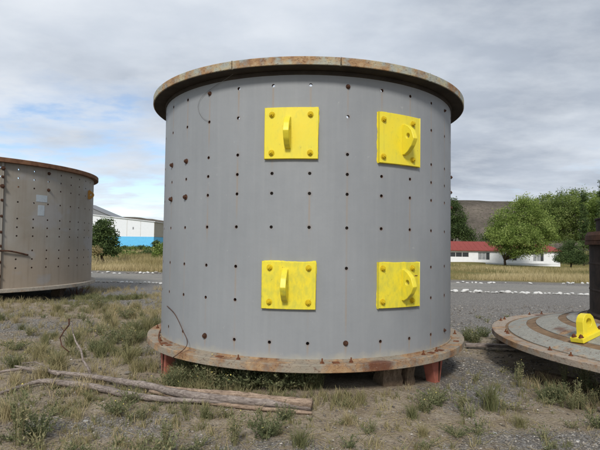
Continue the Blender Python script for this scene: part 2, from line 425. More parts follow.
def mat_ground():
    m, n = material('stony_dirt')
    c = n.coord(); x, y, z = n.sep(c)
    gm = n.attr('gravel'); fm = n.attr('field')
    big = n.noise(c, .7, 5, .55); mid = n.noise(c, 4.5, 5, .6); fine = n.noise(c, 38, 5, .65)
    sand = n.ramp(mid, [(.3, srgb(130, 117, 101)), (.55, srgb(157, 145, 128)), (.75, srgb(177, 165, 148))])
    sand = n.mix(n.ramp(fine, [(.35, .55), (.6, 0.0)]), sand, srgb(96, 82, 66))
    v = n.voro(c, 60, out='Color'); vd = n.voro(c, 60)
    gcol = n.ramp(n.math('MULTIPLY', n.sep(v)[0], 1.0), [(0.0, srgb(98, 96, 94)), (.4, srgb(124, 122, 120)), (.75, srgb(146, 143, 140)), (.93, srgb(172, 168, 162)), (1.0, srgb(200, 196, 188))])
    gcol = n.mix(n.ramp(vd, [(.25, 0.0), (.6, .55)]), gcol, srgb(84, 78, 70))
    v2 = n.voro(c, 24, out='Color'); vd2 = n.voro(c, 24)
    peb = n.math('MULTIPLY', n.math('GREATER_THAN', n.sep(v2)[1], .8), n.math('LESS_THAN', vd2, .38))
    gcol = n.mix(n.math('MULTIPLY', peb, .7), gcol, n.ramp(n.sep(v2)[0], [(0.0, srgb(110, 104, 98)), (1.0, srgb(186, 180, 170))]))
    f = n.math('ADD', gm, n.math('ADD', n.math('MULTIPLY', n.math('SUBTRACT', mid, .5), 1.1), n.math('MULTIPLY', n.math('SUBTRACT', fine, .5), .8)))
    col = n.mix(n.ramp(f, [(.38, 0.0), (.62, 1.0)]), sand, gcol)
    litter = n.noise(n.map(c, (1, 3, 1)), 26, 4, .7)
    col = n.mix(n.ramp(litter, [(.58, 0.0), (.68, .5)]), col, srgb(100, 88, 62))
    fcol = n.ramp(n.noise(c, .35, 5), [(.35, srgb(122, 108, 66)), (.55, srgb(112, 106, 62)), (.7, srgb(84, 88, 50))])
    col = n.mix(fm, col, fcol)
    h = n.math('ADD', n.math('MULTIPLY', vd, -.4), n.math('ADD', fine, n.math('MULTIPLY', peb, .5)))
    n.surf(col, .95, n.bump(h, .018, .9), spec=.12)
    return m
me = npmesh('ground', np.stack([GX, GY, GZ], -1).reshape(-1, 3), quads, mat_ground(), smooth=True)
def gravel_mask(X, Y):
    gm = .18 + 0 * X
    gm = np.maximum(gm, ss(Y, 8.2, 10.2) * ss(X, 1.2, 2.4) * .95)                     # grey yard right of and behind the drum
    gm = np.maximum(gm, ss(Y, 11.5, 13.5) * .8)
    gm = np.maximum(gm, .8 * np.exp(-((X - 2.4) ** 2 / .5 + (Y - 6.6) ** 2 / 1.6)))    # patch right of the red stand
    gm = np.maximum(gm, .95 * np.exp(-((X - 2.4) ** 2 / 1.6 + (Y - 4.25) ** 2 / .10)))
    gm = np.maximum(gm, .9 * np.exp(-((X - 2.0) ** 2 / .35 + (Y - 5.6) ** 2 / .5)))  # strip in the right foreground
    gm = np.maximum(gm, .7 * np.exp(-((X + 5.2) ** 2 / 3.5 + (Y - 9.6) ** 2 / 1.4)))   # strip left
    gm = np.maximum(gm, .7 * np.exp(-((X + 1.9) ** 2 / .8 + (Y - 4.6) ** 2 / .12)))
    gm = np.maximum(gm, .55 * ss(vnoise(X, Y, 1.3, 21), .55, .85))
    return gm
a = me.attributes.new('gravel', 'FLOAT', 'POINT'); a.data.foreach_set('value', gravel_mask(GX, GY).ravel().astype(np.float32))
a = me.attributes.new('field', 'FLOAT', 'POINT'); a.data.foreach_set('value', ss(GY - road_far(GX), .8, 2.5).ravel().astype(np.float32))
tag(link('ground', me), kind='structure')

# gravel road: a sheet that fills the shallow cut in the ground
def mat_road():
    m, n = material('grey_gravel_road'); c = n.coord()
    v = n.voro(c, 30, out='Color'); k = n.noise(n.map(c, (.25, 1, 1)), 1.2, 5)
    col = n.mix(n.sep(v)[0], srgb(112, 110, 106), srgb(142, 139, 133))
    col = n.mix(n.ramp(k, [(.45, 0.0), (.7, .6)]), col, srgb(150, 144, 134))
    n.surf(col, .95, n.bump(n.voro(c, 30), .01), spec=.12)
    return m
rx = np.arange(-70, 70.1, .5); tt = np.linspace(0, 1, 25)
RX, RT = np.meshgrid(rx, tt); RY = road_near(RX) + (road_far(RX) - road_near(RX)) * RT
crown = .015 * np.sin(np.pi * RT) - .05 * (np.abs(RT - .5) > .49)
RZ = base_h(RX, RY) + crown
I = np.arange(RX.size).reshape(RX.shape)
rq = np.stack([I[:-1, :-1], I[:-1, 1:], I[1:, 1:], I[1:, :-1]], -1).reshape(-1, 4)
tag(link('road', npmesh('road', np.stack([RX, RY, RZ], -1).reshape(-1, 3), rq, mat_road(), smooth=True)), kind='structure')

# hills
def mat_hill():
    m, n = material('scrub_hillside'); c = n.coord(); k = n.noise(c, .02, 6, .6); s = n.noise(n.map(c, (1, 1, 3)), .22, 4, .7)
    col = n.ramp(k, [(.38, srgb(84, 79, 72)), (.55, srgb(106, 98, 90)), (.7, srgb(124, 115, 105))])
    col = n.mix(n.ramp(s, [(.5, 0.0), (.62, .7)]), col, srgb(70, 70, 56))
    n.surf(col, .95, n.bump(n.noise(c, .05, 6, .7), 8.0, 1), spec=.05)
    return m
hm = mat_hill()
def hill(x0, x1, y0, depth, top, name, seed):
    X, T = np.meshgrid(np.linspace(x0, x1, 90), np.linspace(0, 1, 30))
    prof = ss(T, 0, .45) * (1 - ss(T, .8, 1.0)) * .98 + .02 * T
    hgt = np.vectorize(top)(X)
    Z = -4 + prof * (hgt + 4) + (vnoise(X, T * depth, .012, seed) - .5) * 9 * prof * (1 - ss(T, .35, .5)) + (vnoise(X, T * depth, .05, seed + 1) - .5) * 2.2 * ss(T, 0, .1)
    Y = y0 + T * depth
    I = np.arange(X.size).reshape(X.shape)
    q = np.stack([I[:-1, :-1], I[:-1, 1:], I[1:, 1:], I[1:, :-1]], -1).reshape(-1, 4)
    tag(link(name, npmesh(name, np.stack([X, Y, Z], -1).reshape(-1, 3), q, hm, smooth=True)), kind='structure')
hill(60, 1000, 620, 500, lambda x: 18 + 62 * float(ss(np.array(x), 60, 200)) - 10 * float(ss(np.array(x), 520, 900)), 'hill', 31)
hill(-1300, 60, 1050, 400, lambda x: 54 + 12 * math.exp(-((x + 480) / 160) ** 2) - 8 * float(ss(np.array(x), -400, -250)), 'ridge', 41)

# ------------------------------------------------------------------ drums
def drum_wall(R, t, z0, z1, cols, rows, hr, skip):
    """perforated cylinder wall: outer skin, inner skin, hole tubes, joined ends"""
    V = []; F = []; MI = []; HV = set()
    def P(a, z, r): a = math.radians(a); return (r * math.sin(a), -r * math.cos(a), z)
    step = cols[1] - cols[0]
    ha = math.degrees(.075 / R); hz = .07
    br = []
    for c in cols: br += [(c - ha, 1, c), (c + ha, 0, c)]
    segs = []
    for i, c in enumerate(cols):
        segs.append((c - ha, c + ha, c))
        nxt = (cols[(i + 1) % len(cols)] + (360 if i == len(cols) - 1 else 0)) - ha
        k = max(1, round((nxt - c - ha) / 2.4)); w_ = (nxt - c - ha) / k
        for j in range(k): segs.append((c + ha + j * w_, c + ha + (j + 1) * w_, None))
    zb = [z0]; zr = []
    for r in sorted(rows): zb += [r - hz, r + hz]
    zb.append(z1)
    cells = [(zb[i], zb[i + 1], sorted(rows)[i // 2] if i % 2 == 1 else None) for i in range(len(zb) - 1)]
    cache = {}
    def vid(a, z, r, tagk=''):
        k = (round((a % 360), 3) % 360, round(z, 4), r, tagk)
        if k not in cache: cache[k] = len(V); V.append(P(a, z, r))
        return cache[k]
    for (a0, a1, c) in segs:
        for (q0, q1, rz) in cells:
            hole = c is not None and rz is not None and (round(c, 2), rz) not in skip
            for r, inner in ((R, 0), (R - t, 1)):
                co = [vid(a1, q1, r), vid(a0, q1, r), vid(a0, q0, r), vid(a1, q0, r)]   # corners at 45,135,225,315
                if not hole:
                    f = [co[2], co[3], co[0], co[1]]
                    F.append(f[::-1] if inner else f); MI.append(inner); continue
                hv = []
                for k in range(12):
                    tt_ = 2 * PI * k / 12
                    hv.append(vid(c + math.degrees(hr * math.cos(tt_) / R), rz + hr * math.sin(tt_), r)); HV.add(hv[-1])
                for ci in range(4):
                    for s in range(3):
                        k = ci * 3 + s
                        f = [co[ci], hv[(k + 1) % 12], hv[k % 12]]
                        F.append(f[::-1] if inner else f); MI.append(inner)
                    f = [co[ci], co[(ci + 1) % 4], hv[(ci * 3 + 3) % 12]]
                    F.append(f[::-1] if inner else f); MI.append(inner)
            if hole:
                ho = []; hi = []
                for k in range(12):
                    tt_ = 2 * PI * k / 12; a = c + math.degrees(hr * math.cos(tt_) / R)
                    ho.append(vid(a, rz + hr * math.sin(tt_), R, 't')); hi.append(vid(a, rz + hr * math.sin(tt_), R - t, 't'))
                for k in range(12): F.append([ho[k], ho[(k + 1) % 12], hi[(k + 1) % 12], hi[k]]); MI.append(2)
    return V, F, MI, HV
def wall_obj(name, parent, mats, *a):
    V, F, MI, HV = drum_wall(*a)
    me = bpy.data.meshes.new(name); me.from_pydata(V, [], F)
    for m in mats: me.materials.append(m)
    me.polygons.foreach_set('material_index', MI); me.polygons.foreach_set('use_smooth', [True] * len(F))
    at_ = me.attributes.new('halo', 'FLOAT', 'POINT'); at_.data.foreach_set('value', [1.0 if i in HV else 0.0 for i in range(len(V))]); me.update()
    return link(name, me, parent)
def arc_slab(mb, a0, a1, z0, z1, r0, r1, n, top=None, mi=0):
    """curved slab between angles a0..a1 (degrees, 0 = towards the camera, + = right)"""
    vs = []
    for i in range(n + 1):
        a = math.radians(a0 + (a1 - a0) * i / n)
        for r, zq in ((r0, z0), (r1, z0), (r1, z1), (r0, z1)):
            vs.append((r * math.sin(a), -r * math.cos(a), zq))
    fs = []
    for i in range(n):
        b = 4 * i; c = b + 4
        for k in range(4): fs.append((b + k, c + k, c + (k + 1) % 4, b + (k + 1) % 4))
    fs += [(3, 2, 1, 0), (4 * n, 4 * n + 1, 4 * n + 2, 4 * n + 3)]
    fs = [f[::-1] for f in fs]
    return mb.add(vs, fs, mi)
_bolts = {}
def bolt_mesh(mat, r=.024, h=.03, stud=.0):
    k = (mat.name, r, h, stud)
    if k not in _bolts:
        mb = MB()
        def cyl(n, r_, a, b, rr=1.0):
            pts0 = [(r_ * math.cos(2 * PI * i / n), r_ * math.sin(2 * PI * i / n), a) for i in range(n)]
            pts1 = [(r_ * rr * math.cos(2 * PI * i / n), r_ * rr * math.sin(2 * PI * i / n), b) for i in range(n)]
            mb.add(pts0 + pts1, [(i, (i + 1) % n, n + (i + 1) % n, n + i) for i in range(n)] + [tuple(range(n, 2 * n))])
        cyl(12, r * 1.35, -.004, .006)
        cyl(6, r, .006, h, .96)
        cyl(8, r * .5, h, h + .012 + stud, .85)
        me = bpy.data.meshes.new('bolt'); me.from_pydata(mb.v, [], mb.f); me.materials.append(mat); me.update()
        _bolts[k] = me
    return _bolts[k]
def put_bolt(parent, mesh, pos, axis, name='bolt'):
    o = link(name, mesh, parent); o.location = pos
    o.rotation_euler = Vector(axis).to_track_quat('Z', 'Y').to_euler(); o.rotation_euler.rotate_axis('Z', random.random() * 2)
    return o
def cyl_pos(a, z, r): a = math.radians(a); return Vector((r * math.sin(a), -r * math.cos(a), z))
def cyl_dir(a): a = math.radians(a); return Vector((math.sin(a), -math.cos(a), 0))

# main drum -----------------------------------------------------------------
CX, CY, R0, RT_, RB_ = .0944, 7.1, 1.994, 2.161, 2.165
ZB, ZT, TB, TT = .4515, 3.572, .0825, .0858
drum = empty('steel_drum', (CX, CY, 0), 'large grey perforated steel drum with four bolted yellow lifting plates', 'drum')
CS = 11.46
NC = 31
cols = [round(CS * k, 2) for k in range(-15, 16)]
rows = [3.328, 3.006, 2.603, 2.392, 2.182, 1.828, 1.406, 1.052, .63]
plates = [(-13.7, 2.35, 2.541, 3.083), (21.4, 37.9, 2.535, 3.087), (-13.85, 2.15, .980, 1.470), (21.5, 37.95, .982, 1.469)]
skip = set()
for a0, a1, q0, q1 in plates:
    for c in cols:
        for r in rows:
            if a0 - 1 < c < a1 + 1 and q0 - .05 < r < q1 + .05: skip.add((round(c, 2), r))
C = lambda k: round(CS * k, 2)
shell_bolts = [(-3, 0, .9), (1, 0, .9), (-4, 2, 1.1), (-5, 2, 1.1), (-4, 4, 1.2), (-5, 4, 1.2), (-3, 8, 1.1), (1, 8, 1.0), (5, 8, .8), (5, 0, .7), (7, 4, 1.3), (7, 2, 1.3), (7, 3, 1.2)]
for k, r, s in shell_bolts: skip.add((C(k), rows[r]))
skip.add((C(1), rows[7]))
skip2 = {(C(1), rows[7])}
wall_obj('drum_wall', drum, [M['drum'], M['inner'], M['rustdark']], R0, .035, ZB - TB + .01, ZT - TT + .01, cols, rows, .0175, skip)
for k, r, s in shell_bolts:
    b = put_bolt(drum, bolt_mesh(M['rustdark'], .026, .032), cyl_pos(C(k), rows[r], R0), cyl_dir(C(k))); b.scale = (s * .8, s * .8, s * .7)
# top flange in segments with open joints where the photo shows them
def ang_of(px, py, R): p = at_cyl(px, py, CX, CY, R); return math.degrees(math.atan2(p.x - CX, CY - p.y))
joints = [ang_of(232, 66, RT_), ang_of(341, 61, RT_), ang_of(430, 80, RT_)]
joints = [joints[2] - 270] + [-98.0] + joints[:1] + joints[1:]
joints = sorted(joints)
js = [j for j in joints]
js = [js[0]] + [j for j in js[1:]] + [js[0] + 360]
for i in range(len(js) - 1):
    mb = MB(); arc_slab(mb, js[i] + .12, js[i + 1] - .12, ZT - TT, ZT, R0 - .12, RT_ + (.002 if i % 2 else 0), max(4, int((js[i + 1] - js[i]) / 2.2)))
    auto_smooth(bevel(mb.build('top_flange', M['topfl'], drum), .004, 1), 30)
mb = MB(); arc_slab(mb, 180, 540, ZT - TT - .006, ZT - TT + .01, R0 - .1, RT_ - .012, 180)
mb.build('underside_shade', M['shadesteel'], drum)  # thin sheet below the flange, shade put into its dark colour
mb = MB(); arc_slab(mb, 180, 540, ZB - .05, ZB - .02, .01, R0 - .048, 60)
mb.build('light_block_disc', M['inner'], drum)  # added closing disc, keeps light from above off the ground under the drum
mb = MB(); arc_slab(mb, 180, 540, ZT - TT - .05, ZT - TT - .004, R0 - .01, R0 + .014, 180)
auto_smooth(bevel(mb.build('shadow_ring', M['shadesteel'], drum), .008, 2), 50)  # added dark ring standing for the flange's shadow on the wall
mb = MB(); arc_slab(mb, 180, 540, ZB - TB, ZB, R0 - .05, RB_, 180)
auto_smooth(bevel(mb.build('base_flange', M['botfl'], drum), .005, 1), 30)
mb = MB()      # weld bead where the wall meets the base flange
arc_slab(mb, 180, 540, ZB - .002, ZB + .016, R0 - .004, R0 + .014, 180)
auto_smooth(mb.build('weld_bead', M['botfl'], drum), 60)
# studs and rusty slots on the base flange
stud = bolt_mesh(M['rust'], .018, .022, .03)
for px, py in [(322, 363), (349.5, 361), (418, 353.5), (240, 358.5), (161, 341), (154, 328), (431, 350.5), (458, 334)]:
    p = at_z(px, py, ZB); a = math.degrees(math.atan2(p.x - CX, CY - p.y)); a0 = a
    put_bolt(drum, stud, cyl_pos(a, ZB, R0 + .085 + .01 * math.sin(px)), (0, 0, 1), 'stud').scale = (1, 1, .75)
for px, py in [(427, 352), (435, 349.5), (222, 356), (164, 343.5), (171, 345), (452, 341), (336, 363)]:
    p = at_z(px, py, ZB); a = math.degrees(math.atan2(p.x - CX, CY - p.y))
    mb = MB(); arc_slab(mb, a - 1.0, a + 1.0, ZB - .001, ZB + .006, R0 + .05, R0 + .115, 3)
    mb.build('slot_washer', M['rust'], drum)
# plates
for i, (a0, a1, q0, q1) in enumerate(plates):
    mb = MB(); arc_slab(mb, a0, a1, q0, q1, R0 + .003, R0 + .036, 8)
    ymat = M['yellow'] if i < 2 else M['yellowdirty']
    pl = auto_smooth(bevel(mb.build('lifting_plate', ymat, drum), .004, 2), 30)
    mb = MB(); vs = []; K = 26      # oversprayed, uneven border of paint on the wall round the plate
    per = [(a0 + (a1 - a0) * k / K, q0, 0, -1) for k in range(K)] + [(a1, q0 + (q1 - q0) * k / K, 1, 0) for k in range(K)] + [(a1 - (a1 - a0) * k / K, q1, 0, 1) for k in range(K)] + [(a0, q1 - (q1 - q0) * k / K, -1, 0) for k in range(K)]
    wk = .5
    for aa, qq, da, dq in per:
        wk = min(1, max(.05, wk + random.uniform(-.3, .3))); o_ = .001 + .011 * wk * wk
        vs.append(cyl_pos(aa - da * .6, qq - dq * .02, R0 + .0022)); vs.append(cyl_pos(aa + da * math.degrees(o_ / R0), qq + dq * o_, R0 + .0022))
    n4 = len(per); mb.add(vs, [(2 * k, 2 * k + 1, 2 * ((k + 1) % n4) + 1, 2 * ((k + 1) % n4)) for k in range(n4)])
    ov = mb.build('paint_edge', ymat, pl)
    am = (a0 + a1) / 2 - (.9 if i in (0, 2) else -1.2); zm = (q0 + q1) / 2 + (.0 if i in (0, 1) else -.0)
    hh = .168; out = .175
    prof = [(0, hh), (.03, hh), (.085, hh * .82), (.14, hh * .5), (out - .012, hh * .16), (out, -.01), (out - .01, -hh * .2), (.135, -hh * .52), (.08, -hh * .84), (.03, -hh), (0, -hh)]
    # flat padeye with a hole through it: ring of the outline bridged to the hole
    rad, tan = cyl_dir(am), Vector((math.cos(math.radians(am)), math.sin(math.radians(am)), 0))
    base = cyl_pos(am, zm, R0 + .034)
    n_ = 22; hc = (.085, .03); hr_ = .028
    def outline(theta):
        dx, dz = math.cos(theta), math.sin(theta); best = None
        P_ = prof
        for k in range(len(P_)):
            (x1, z1), (x2, z2) = P_[k], P_[(k + 1) % len(P_)]
            ex, ez = x2 - x1, z2 - z1; den = dx * ez - dz * ex
            if abs(den) < 1e-9: continue
            t_ = ((x1 - hc[0]) * ez - (z1 - hc[1]) * ex) / den; s_ = ((x1 - hc[0]) * dz - (z1 - hc[1]) * dx) / den
            if t_ > 0 and -1e-6 <= s_ <= 1 + 1e-6 and (best is None or t_ < best): best = t_
        return (hc[0] + dx * best, hc[1] + dz * best)
    ths = sorted(set([2 * PI * k / 24 for k in range(24)] + [math.atan2(z - hc[1], x - hc[0]) % (2 * PI) for x, z in prof]))
    mbl = MB(); vs = []; th_ = .03
    for side in (-1, 1):
        for t_ in ths:
            ox, oz = outline(t_); vs.append(base + rad * ox + tan * side * th_ + Vector((0, 0, oz)))
        for t_ in ths:
            vs.append(base + rad * (hc[0] + hr_ * math.cos(t_)) + tan * side * th_ + Vector((0, 0, hc[1] + hr_ * math.sin(t_))))
    N_ = len(ths); fs = []
    for k in range(N_):
        k2 = (k + 1) % N_
        fs.append((k, k2, N_ + k2, N_ + k)[::-1]); fs.append((2 * N_ + k, 2 * N_ + k2, 3 * N_ + k2, 3 * N_ + k))
        fs.append((k, k2, 2 * N_ + k2, 2 * N_ + k)); fs.append((N_ + k, N_ + k2, 3 * N_ + k2, 3 * N_ + k)[::-1])
    mbl.add(vs, fs)
    auto_smooth(bevel(mbl.build('padeye', ymat, pl), .005, 2), 35)
    ym = bolt_mesh(M['yellowbolt'], .024, .026)
    rr = (0, 2) if i < 2 else (0, 0)
    za, zb_ = (3.006, 2.603) if i < 2 else (1.406, 1.052)
    ca = (-1, 0) if i in (0, 2) else (2, 3)
    for zq in (za, zb_):
        for k in ca:
            put_bolt(pl, ym, cyl_pos(C(k), zq, R0 + .036), cyl_dir(C(k)))
# a spare bolt hole in the lower right plate's corner is only a rust dash
mb = MB(); arc_slab(mb, 35.6, 36.9, 1.315, 1.325, R0 + .036, R0 + .0375, 2); mb.build('rust_mark', M['rust'], drum)

# wires hanging on the drum
def wire(name, pts, r, mat, label):
    mb = MB(); P_ = [Vector(p) for p in pts]; sm = []
    for i in range(len(P_) - 1):
        p0, p1, p2, p3 = P_[max(i - 1, 0)], P_[i], P_[i + 1], P_[min(i + 2, len(P_) - 1)]
        for k in range(5):
            t = k / 5; sm.append(.5 * ((2 * p1) + (-p0 + p2) * t + (2 * p0 - 5 * p1 + 4 * p2 - p3) * t * t + (-p0 + 3 * p1 - 3 * p2 + p3) * t ** 3))
    sm.append(P_[-1]); mb.tube(sm, [r] * len(sm), 6)
    return tag(mb.build(name, mat, None, True), label, 'wire')
def on_drum(px, py, off=.012): return at_cyl(px, py, CX, CY, R0 + off)
wire('rusty_wire', [on_drum(167, 306), on_drum(174, 313), on_drum(179, 322), on_drum(183, 331, .04), on_drum(187, 340, .07), on_drum(186, 347, .11), at_z(178, 354, .46), at_z(172, 358, .40)], .0045, M['rustdark'], 'rusty wire hanging down the lower left of the grey drum')
wire('thin_string', [on_drum(233, 74, .1), on_drum(226, 79, .03), on_drum(212, 88, .012), on_drum(201, 98), on_drum(198, 108), on_drum(202, 117), on_drum(208, 121)], .0016, M['rope'], 'thin looped string below the top flange of the grey drum')
wire('bent_wire', [at_z(162, 345, .46), at_z(159, 340, .46), at_z(159, 334, .47), at_z(161, 329, .50)], .008, M['rust'], 'short rusty wire lying on the drum base flange at left')

# red stands and timbers under the drum
def red_stand(px, a, label):
    p = cyl_pos(a, 0, RB_ - .20); x, y = CX + p.x, CY + p.y; z = gz(x, y) - .03
    t = empty('support_stand', (x, y, z), label, 'stand', 'red steel stands under the drum', rz=math.radians(a))
    H = ZB - TB - z - .001
    mb = MB()
    def fn(u, v, d): return (u, d, v)
    mb.prism([(-.035, 0), (.055, 0), (.15, H - .03), (-.15, H - .03)], -.06, .06, fn)
    bevel(mb.build('stand_body', M['red'], t), .006, 2)
    mb = MB(); mb.box((0, 0, H - .0145), (.31, .16, .029)); bevel(mb.build('top_plate', M['red'], t), .003, 1)
    mb = MB(); mb.prism([(.015, .05), (.028, .05), (.05, H - .06), (.03, H - .06)], -.072, -.0605, fn); mb.build('groove_shade', M['rustdark'], t)  # dark strip painted as the shadow in the stand's groove
    return t
red_stand(437, 49, 'red painted tapered steel stand under the right edge of the grey drum')
red_stand(158, -60, 'red painted steel stand half hidden by weeds under the left edge of the drum')
red_stand(0, 170, 'red painted steel stand under the rear of the grey drum')
def timber(x, y, size, rz, tilt, label, name='timber_block'):
    mb = MB(); vs = []
    sx, sy, sz = size; nz = 4
    for k in range(nz + 1):
        w_ = 1 + .08 * math.sin(k * 2.1)
        for dx, dy in ((-1, -1), (0, -1.05), (1, -1), (1.04, 0), (1, 1), (0, 1), (-1, 1), (-1.03, 0)):
            vs.append((dx * sx / 2 * w_ + random.uniform(-.006, .006), dy * sy / 2 * w_ + random.uniform(-.006, .006), sz * k / nz))
    fs = [(k * 8 + i, k * 8 + (i + 1) % 8, (k + 1) * 8 + (i + 1) % 8, (k + 1) * 8 + i) for k in range(nz) for i in range(8)] + [tuple(range(8))[::-1], tuple(nz * 8 + i for i in range(8))]
    mb.add(vs, fs); o = mb.build(name, M['timber']); bevel(o, .006, 2)
    o.location = (x, y, gz(x, y) - .02); o.rotation_euler = (tilt, tilt * .5, rz)
    return tag(o, label, 'timber')
Hs = ZB - TB - .0
timber(1.0, 5.52, (.24, .2, Hs - gz(1.0, 5.52) + .018), math.radians(22), 0, 'squat wooden block wedged under the drum beside the red stand')
timber(1.22, 5.62, (.13, .14, Hs - gz(1.22, 5.62) - .03), math.radians(38), .05, 'narrow brown wooden block between the wide block and red stand')
# left drum -------------------------------------------------------------------
LX, LY, LR, LF = -9.96, 14.57, 3.505, 3.64
LZB, LZT, LTB, LTT = .449, 3.702, .094, .114
ld = empty('brown_drum', (LX, LY, 0), 'weathered brown and grey perforated steel drum with rusty rim at the left', 'drum')
lcols = [round(52.63 + 6.605 * k, 2) for k in range(-27, 27)]
lrows = []
for py in (171.6, 180, 188.6, 203.2, 219.4, 227.8, 236.2, 250.4, 259, 267.6):
    px = 35.5 - (py - 171.6) * .043
    lrows.append(round(at_cyl(px, py, LX, LY, LR).z, 3))
lc = lambda k: round(52.63 + 6.605 * k, 2)
lskip = {(lc(2), lrows[0]), (lc(2), lrows[2]), (lc(0), lrows[7])}
lb = [(2, 0), (2, 2), (6, 4)]
wall_obj('drum_wall', ld, [M['leftdrum'], M['inner'], M['rustdark']], LR, .04, LZB - LTB + .01, LZT - LTT + .01, lcols, lrows, .023, lskip)
for k, r in lb[:2]:
    b = put_bolt(ld, bolt_mesh(M['rustdark'], .026, .032), cyl_pos(lc(k), lrows[r], LR), cyl_dir(lc(k))); b.scale = (1.3,) * 3
mb = MB(); arc_slab(mb, 180, 540, LZT - LTT, LZT, LR - .15, LF, 180); auto_smooth(bevel(mb.build('top_flange', M['leftfl'], ld), .006, 1), 30)
mb = MB(); arc_slab(mb, 180, 540, LZB - LTB, LZB, LR - .06, LF, 180); auto_smooth(bevel(mb.build('base_flange', M['leftbase'], ld), .006, 1), 30)
mb = MB(); arc_slab(mb, 180, 540, LZB - .06, LZB - .02, .01, LR - .055, 60); mb.build('light_block_disc', M['inner'], ld)  # added disc, blocks light through the open drum
sa = lambda px, py: (lambda p: math.degrees(math.atan2(p.x - LX, LY - p.y)))(at_cyl(px, py, LX, LY, LR))
a_s = sa(2, 220)
mb = MB(); arc_slab(mb, a_s - 1.0, a_s - .1, LZB, LZT - LTT, LR - .01, LR + .05, 2); bevel(mb.build('seam_bar', M['leftdrum'], ld), .004, 1)
mb = MB(); arc_slab(mb, a_s + .0, a_s + .25, LZB, LZT - LTT, LR - .01, LR + .012, 2); mb.build('seam_joint', M['rustdark'], ld)
for py in (168, 176.5, 186, 200, 216, 232, 246, 262, 276):
    p = at_cyl(1.0, py, LX, LY, LR + .05); b = put_bolt(ld, bolt_mesh(M['rustdark'], .026, .032), cyl_pos(a_s - .5, p.z, LR + .05), cyl_dir(a_s - .5)); b.scale = (1.5 if py in (168, 186) else 1.0,) * 3
for (x0, y0, x1, y1) in [(36, 194.6, 47, 201.5), (38, 205, 44.5, 215.5)]:
    a0, a1 = sa(x0, 205), sa(x1, 205); z1_, z0_ = at_cyl(x0, y0, LX, LY, LR).z, at_cyl(x0, y1, LX, LY, LR).z
    mb = MB(); arc_slab(mb, a0, a1, z0_, z1_, LR - .01, LR + .004, 4); o = mb.build('primer_patch', M['bluepatch'], ld)
# eye lug on its right flank
lug_a = 96.0
zq = at_cyl(93, 197, LX, LY, LR).z
T_ = Vector((math.cos(math.radians(lug_a)), math.sin(math.radians(lug_a)), 0))
mb = MB(); b0 = cyl_pos(lug_a, zq, LR - .01); rd = cyl_dir(lug_a)
prof = [(0, .16), (.05, .15), (.17, .05), (.18, 0), (.17, -.05), (.05, -.15), (0, -.16)]
hole_ = [(.09 + .03 * math.cos(t), .03 * math.sin(t)) for t in np.linspace(0, 2 * PI, 14, endpoint=False)]
pr14 = [(.0, .0)] * 14
def ray_out(t):
    dx, dz = math.cos(t), math.sin(t); best = 9
    for k in range(len(prof)):
        (x1, z1), (x2, z2) = prof[k], prof[(k + 1) % len(prof)]; ex, ez = x2 - x1, z2 - z1; den = dx * ez - dz * ex
        if abs(den) < 1e-9: continue
        tq = ((x1 - .09) * ez - z1 * ex) / den; sq = ((x1 - .09) * dz - z1 * dx) / den
        if tq > 0 and -1e-6 <= sq <= 1.000001: best = min(best, tq)
    return (.09 + dx * best, dz * best)
vs = []; N_ = 14
for side in (-1, 1):
    for k in range(N_): ox, oz = ray_out(2 * PI * k / N_); vs.append(b0 + rd * ox + T_ * side * .03 + Vector((0, 0, oz)))
    for k in range(N_): vs.append(b0 + rd * hole_[k][0] + T_ * side * .03 + Vector((0, 0, hole_[k][1])))
fs = []
for k in range(N_):
    k2 = (k + 1) % N_
    fs += [(k, k2, N_ + k2, N_ + k)[::-1], (2 * N_ + k, 2 * N_ + k2, 3 * N_ + k2, 3 * N_ + k), (k, k2, 2 * N_ + k2, 2 * N_ + k), (N_ + k, N_ + k2, 3 * N_ + k2, 3 * N_ + k)[::-1]]
mb.add(vs, fs); mb.build('padeye', M['orange'], ld)
# bar sticking out of a hole at its left
p0 = at_cyl(0, 250.5, LX, LY, LR); p1 = at_cyl(28, 255, LX, LY, LR + .03); pm = at_cyl(12, 251.4, LX, LY, LR + .06)
wire('cable_end', [at_cyl(-20, 250, LX, LY, LR + .03), at_cyl(0, 250.6, LX, LY, LR + .05), pm, p1], .022, M['rustdark'], 'dark cable lying across the lower left of the brown drum')
# timbers that carry it
for a in (-10, 96, 130, 200, 280):
    p = cyl_pos(a, 0, LR - .8); timber(LX + p.x, LY + p.y, (.3, .25, LZB - LTB + .01), math.radians(a), 0, 'dark wooden block in the shade under the brown drum', 'timber_support')['group'] = 'blocks under the brown drum'

# mill head (conical disc with its neck) at the right ---------------------------
DX, DY, DR = 5.573, 6.44, 2.847
DZ = .45
head = empty('steel_end_plate', (DX, DY, 0), 'big round grey steel end plate with rusty rings lying on timbers', 'steel plate')
def cone_h(r): return DZ + .0 + max(0, (2.634 - r)) * .235
def ring_obj(name, prof, mat, n=200):
    """lathe of a closed profile (r,z)"""
    mb = MB(); vs = []
    for i in range(n):
        a = 2 * PI * i / n
        for r, z in prof: vs.append((r * math.sin(a), -r * math.cos(a), z))
    m = len(prof); fs = [(i * m + k, i * m + (k + 1) % m, ((i + 1) % n) * m + (k + 1) % m, ((i + 1) % n) * m + k) for i in range(n) for k in range(m)]
    mb.add(vs, fs); o = mb.build(name, mat, head); auto_smooth(o, 25); return o
def cone_ring(name, ro, ri, dz, mat):
    return ring_obj(name, [(ro, cone_h(ro) + dz), (ri, cone_h(ri) + dz), (ri, cone_h(ri) - .06), (ro, cone_h(ro) - .06)], mat)
ring_obj('rim', [(DR, DZ - .003), (DR - .005, DZ), (2.66, DZ), (2.66, DZ - .075), (DR - .004, DZ - .075), (DR, DZ - .07)], M['discrim'])
cone_ring('rust_ring', 2.664, 2.615, -.012, M['discrust'])
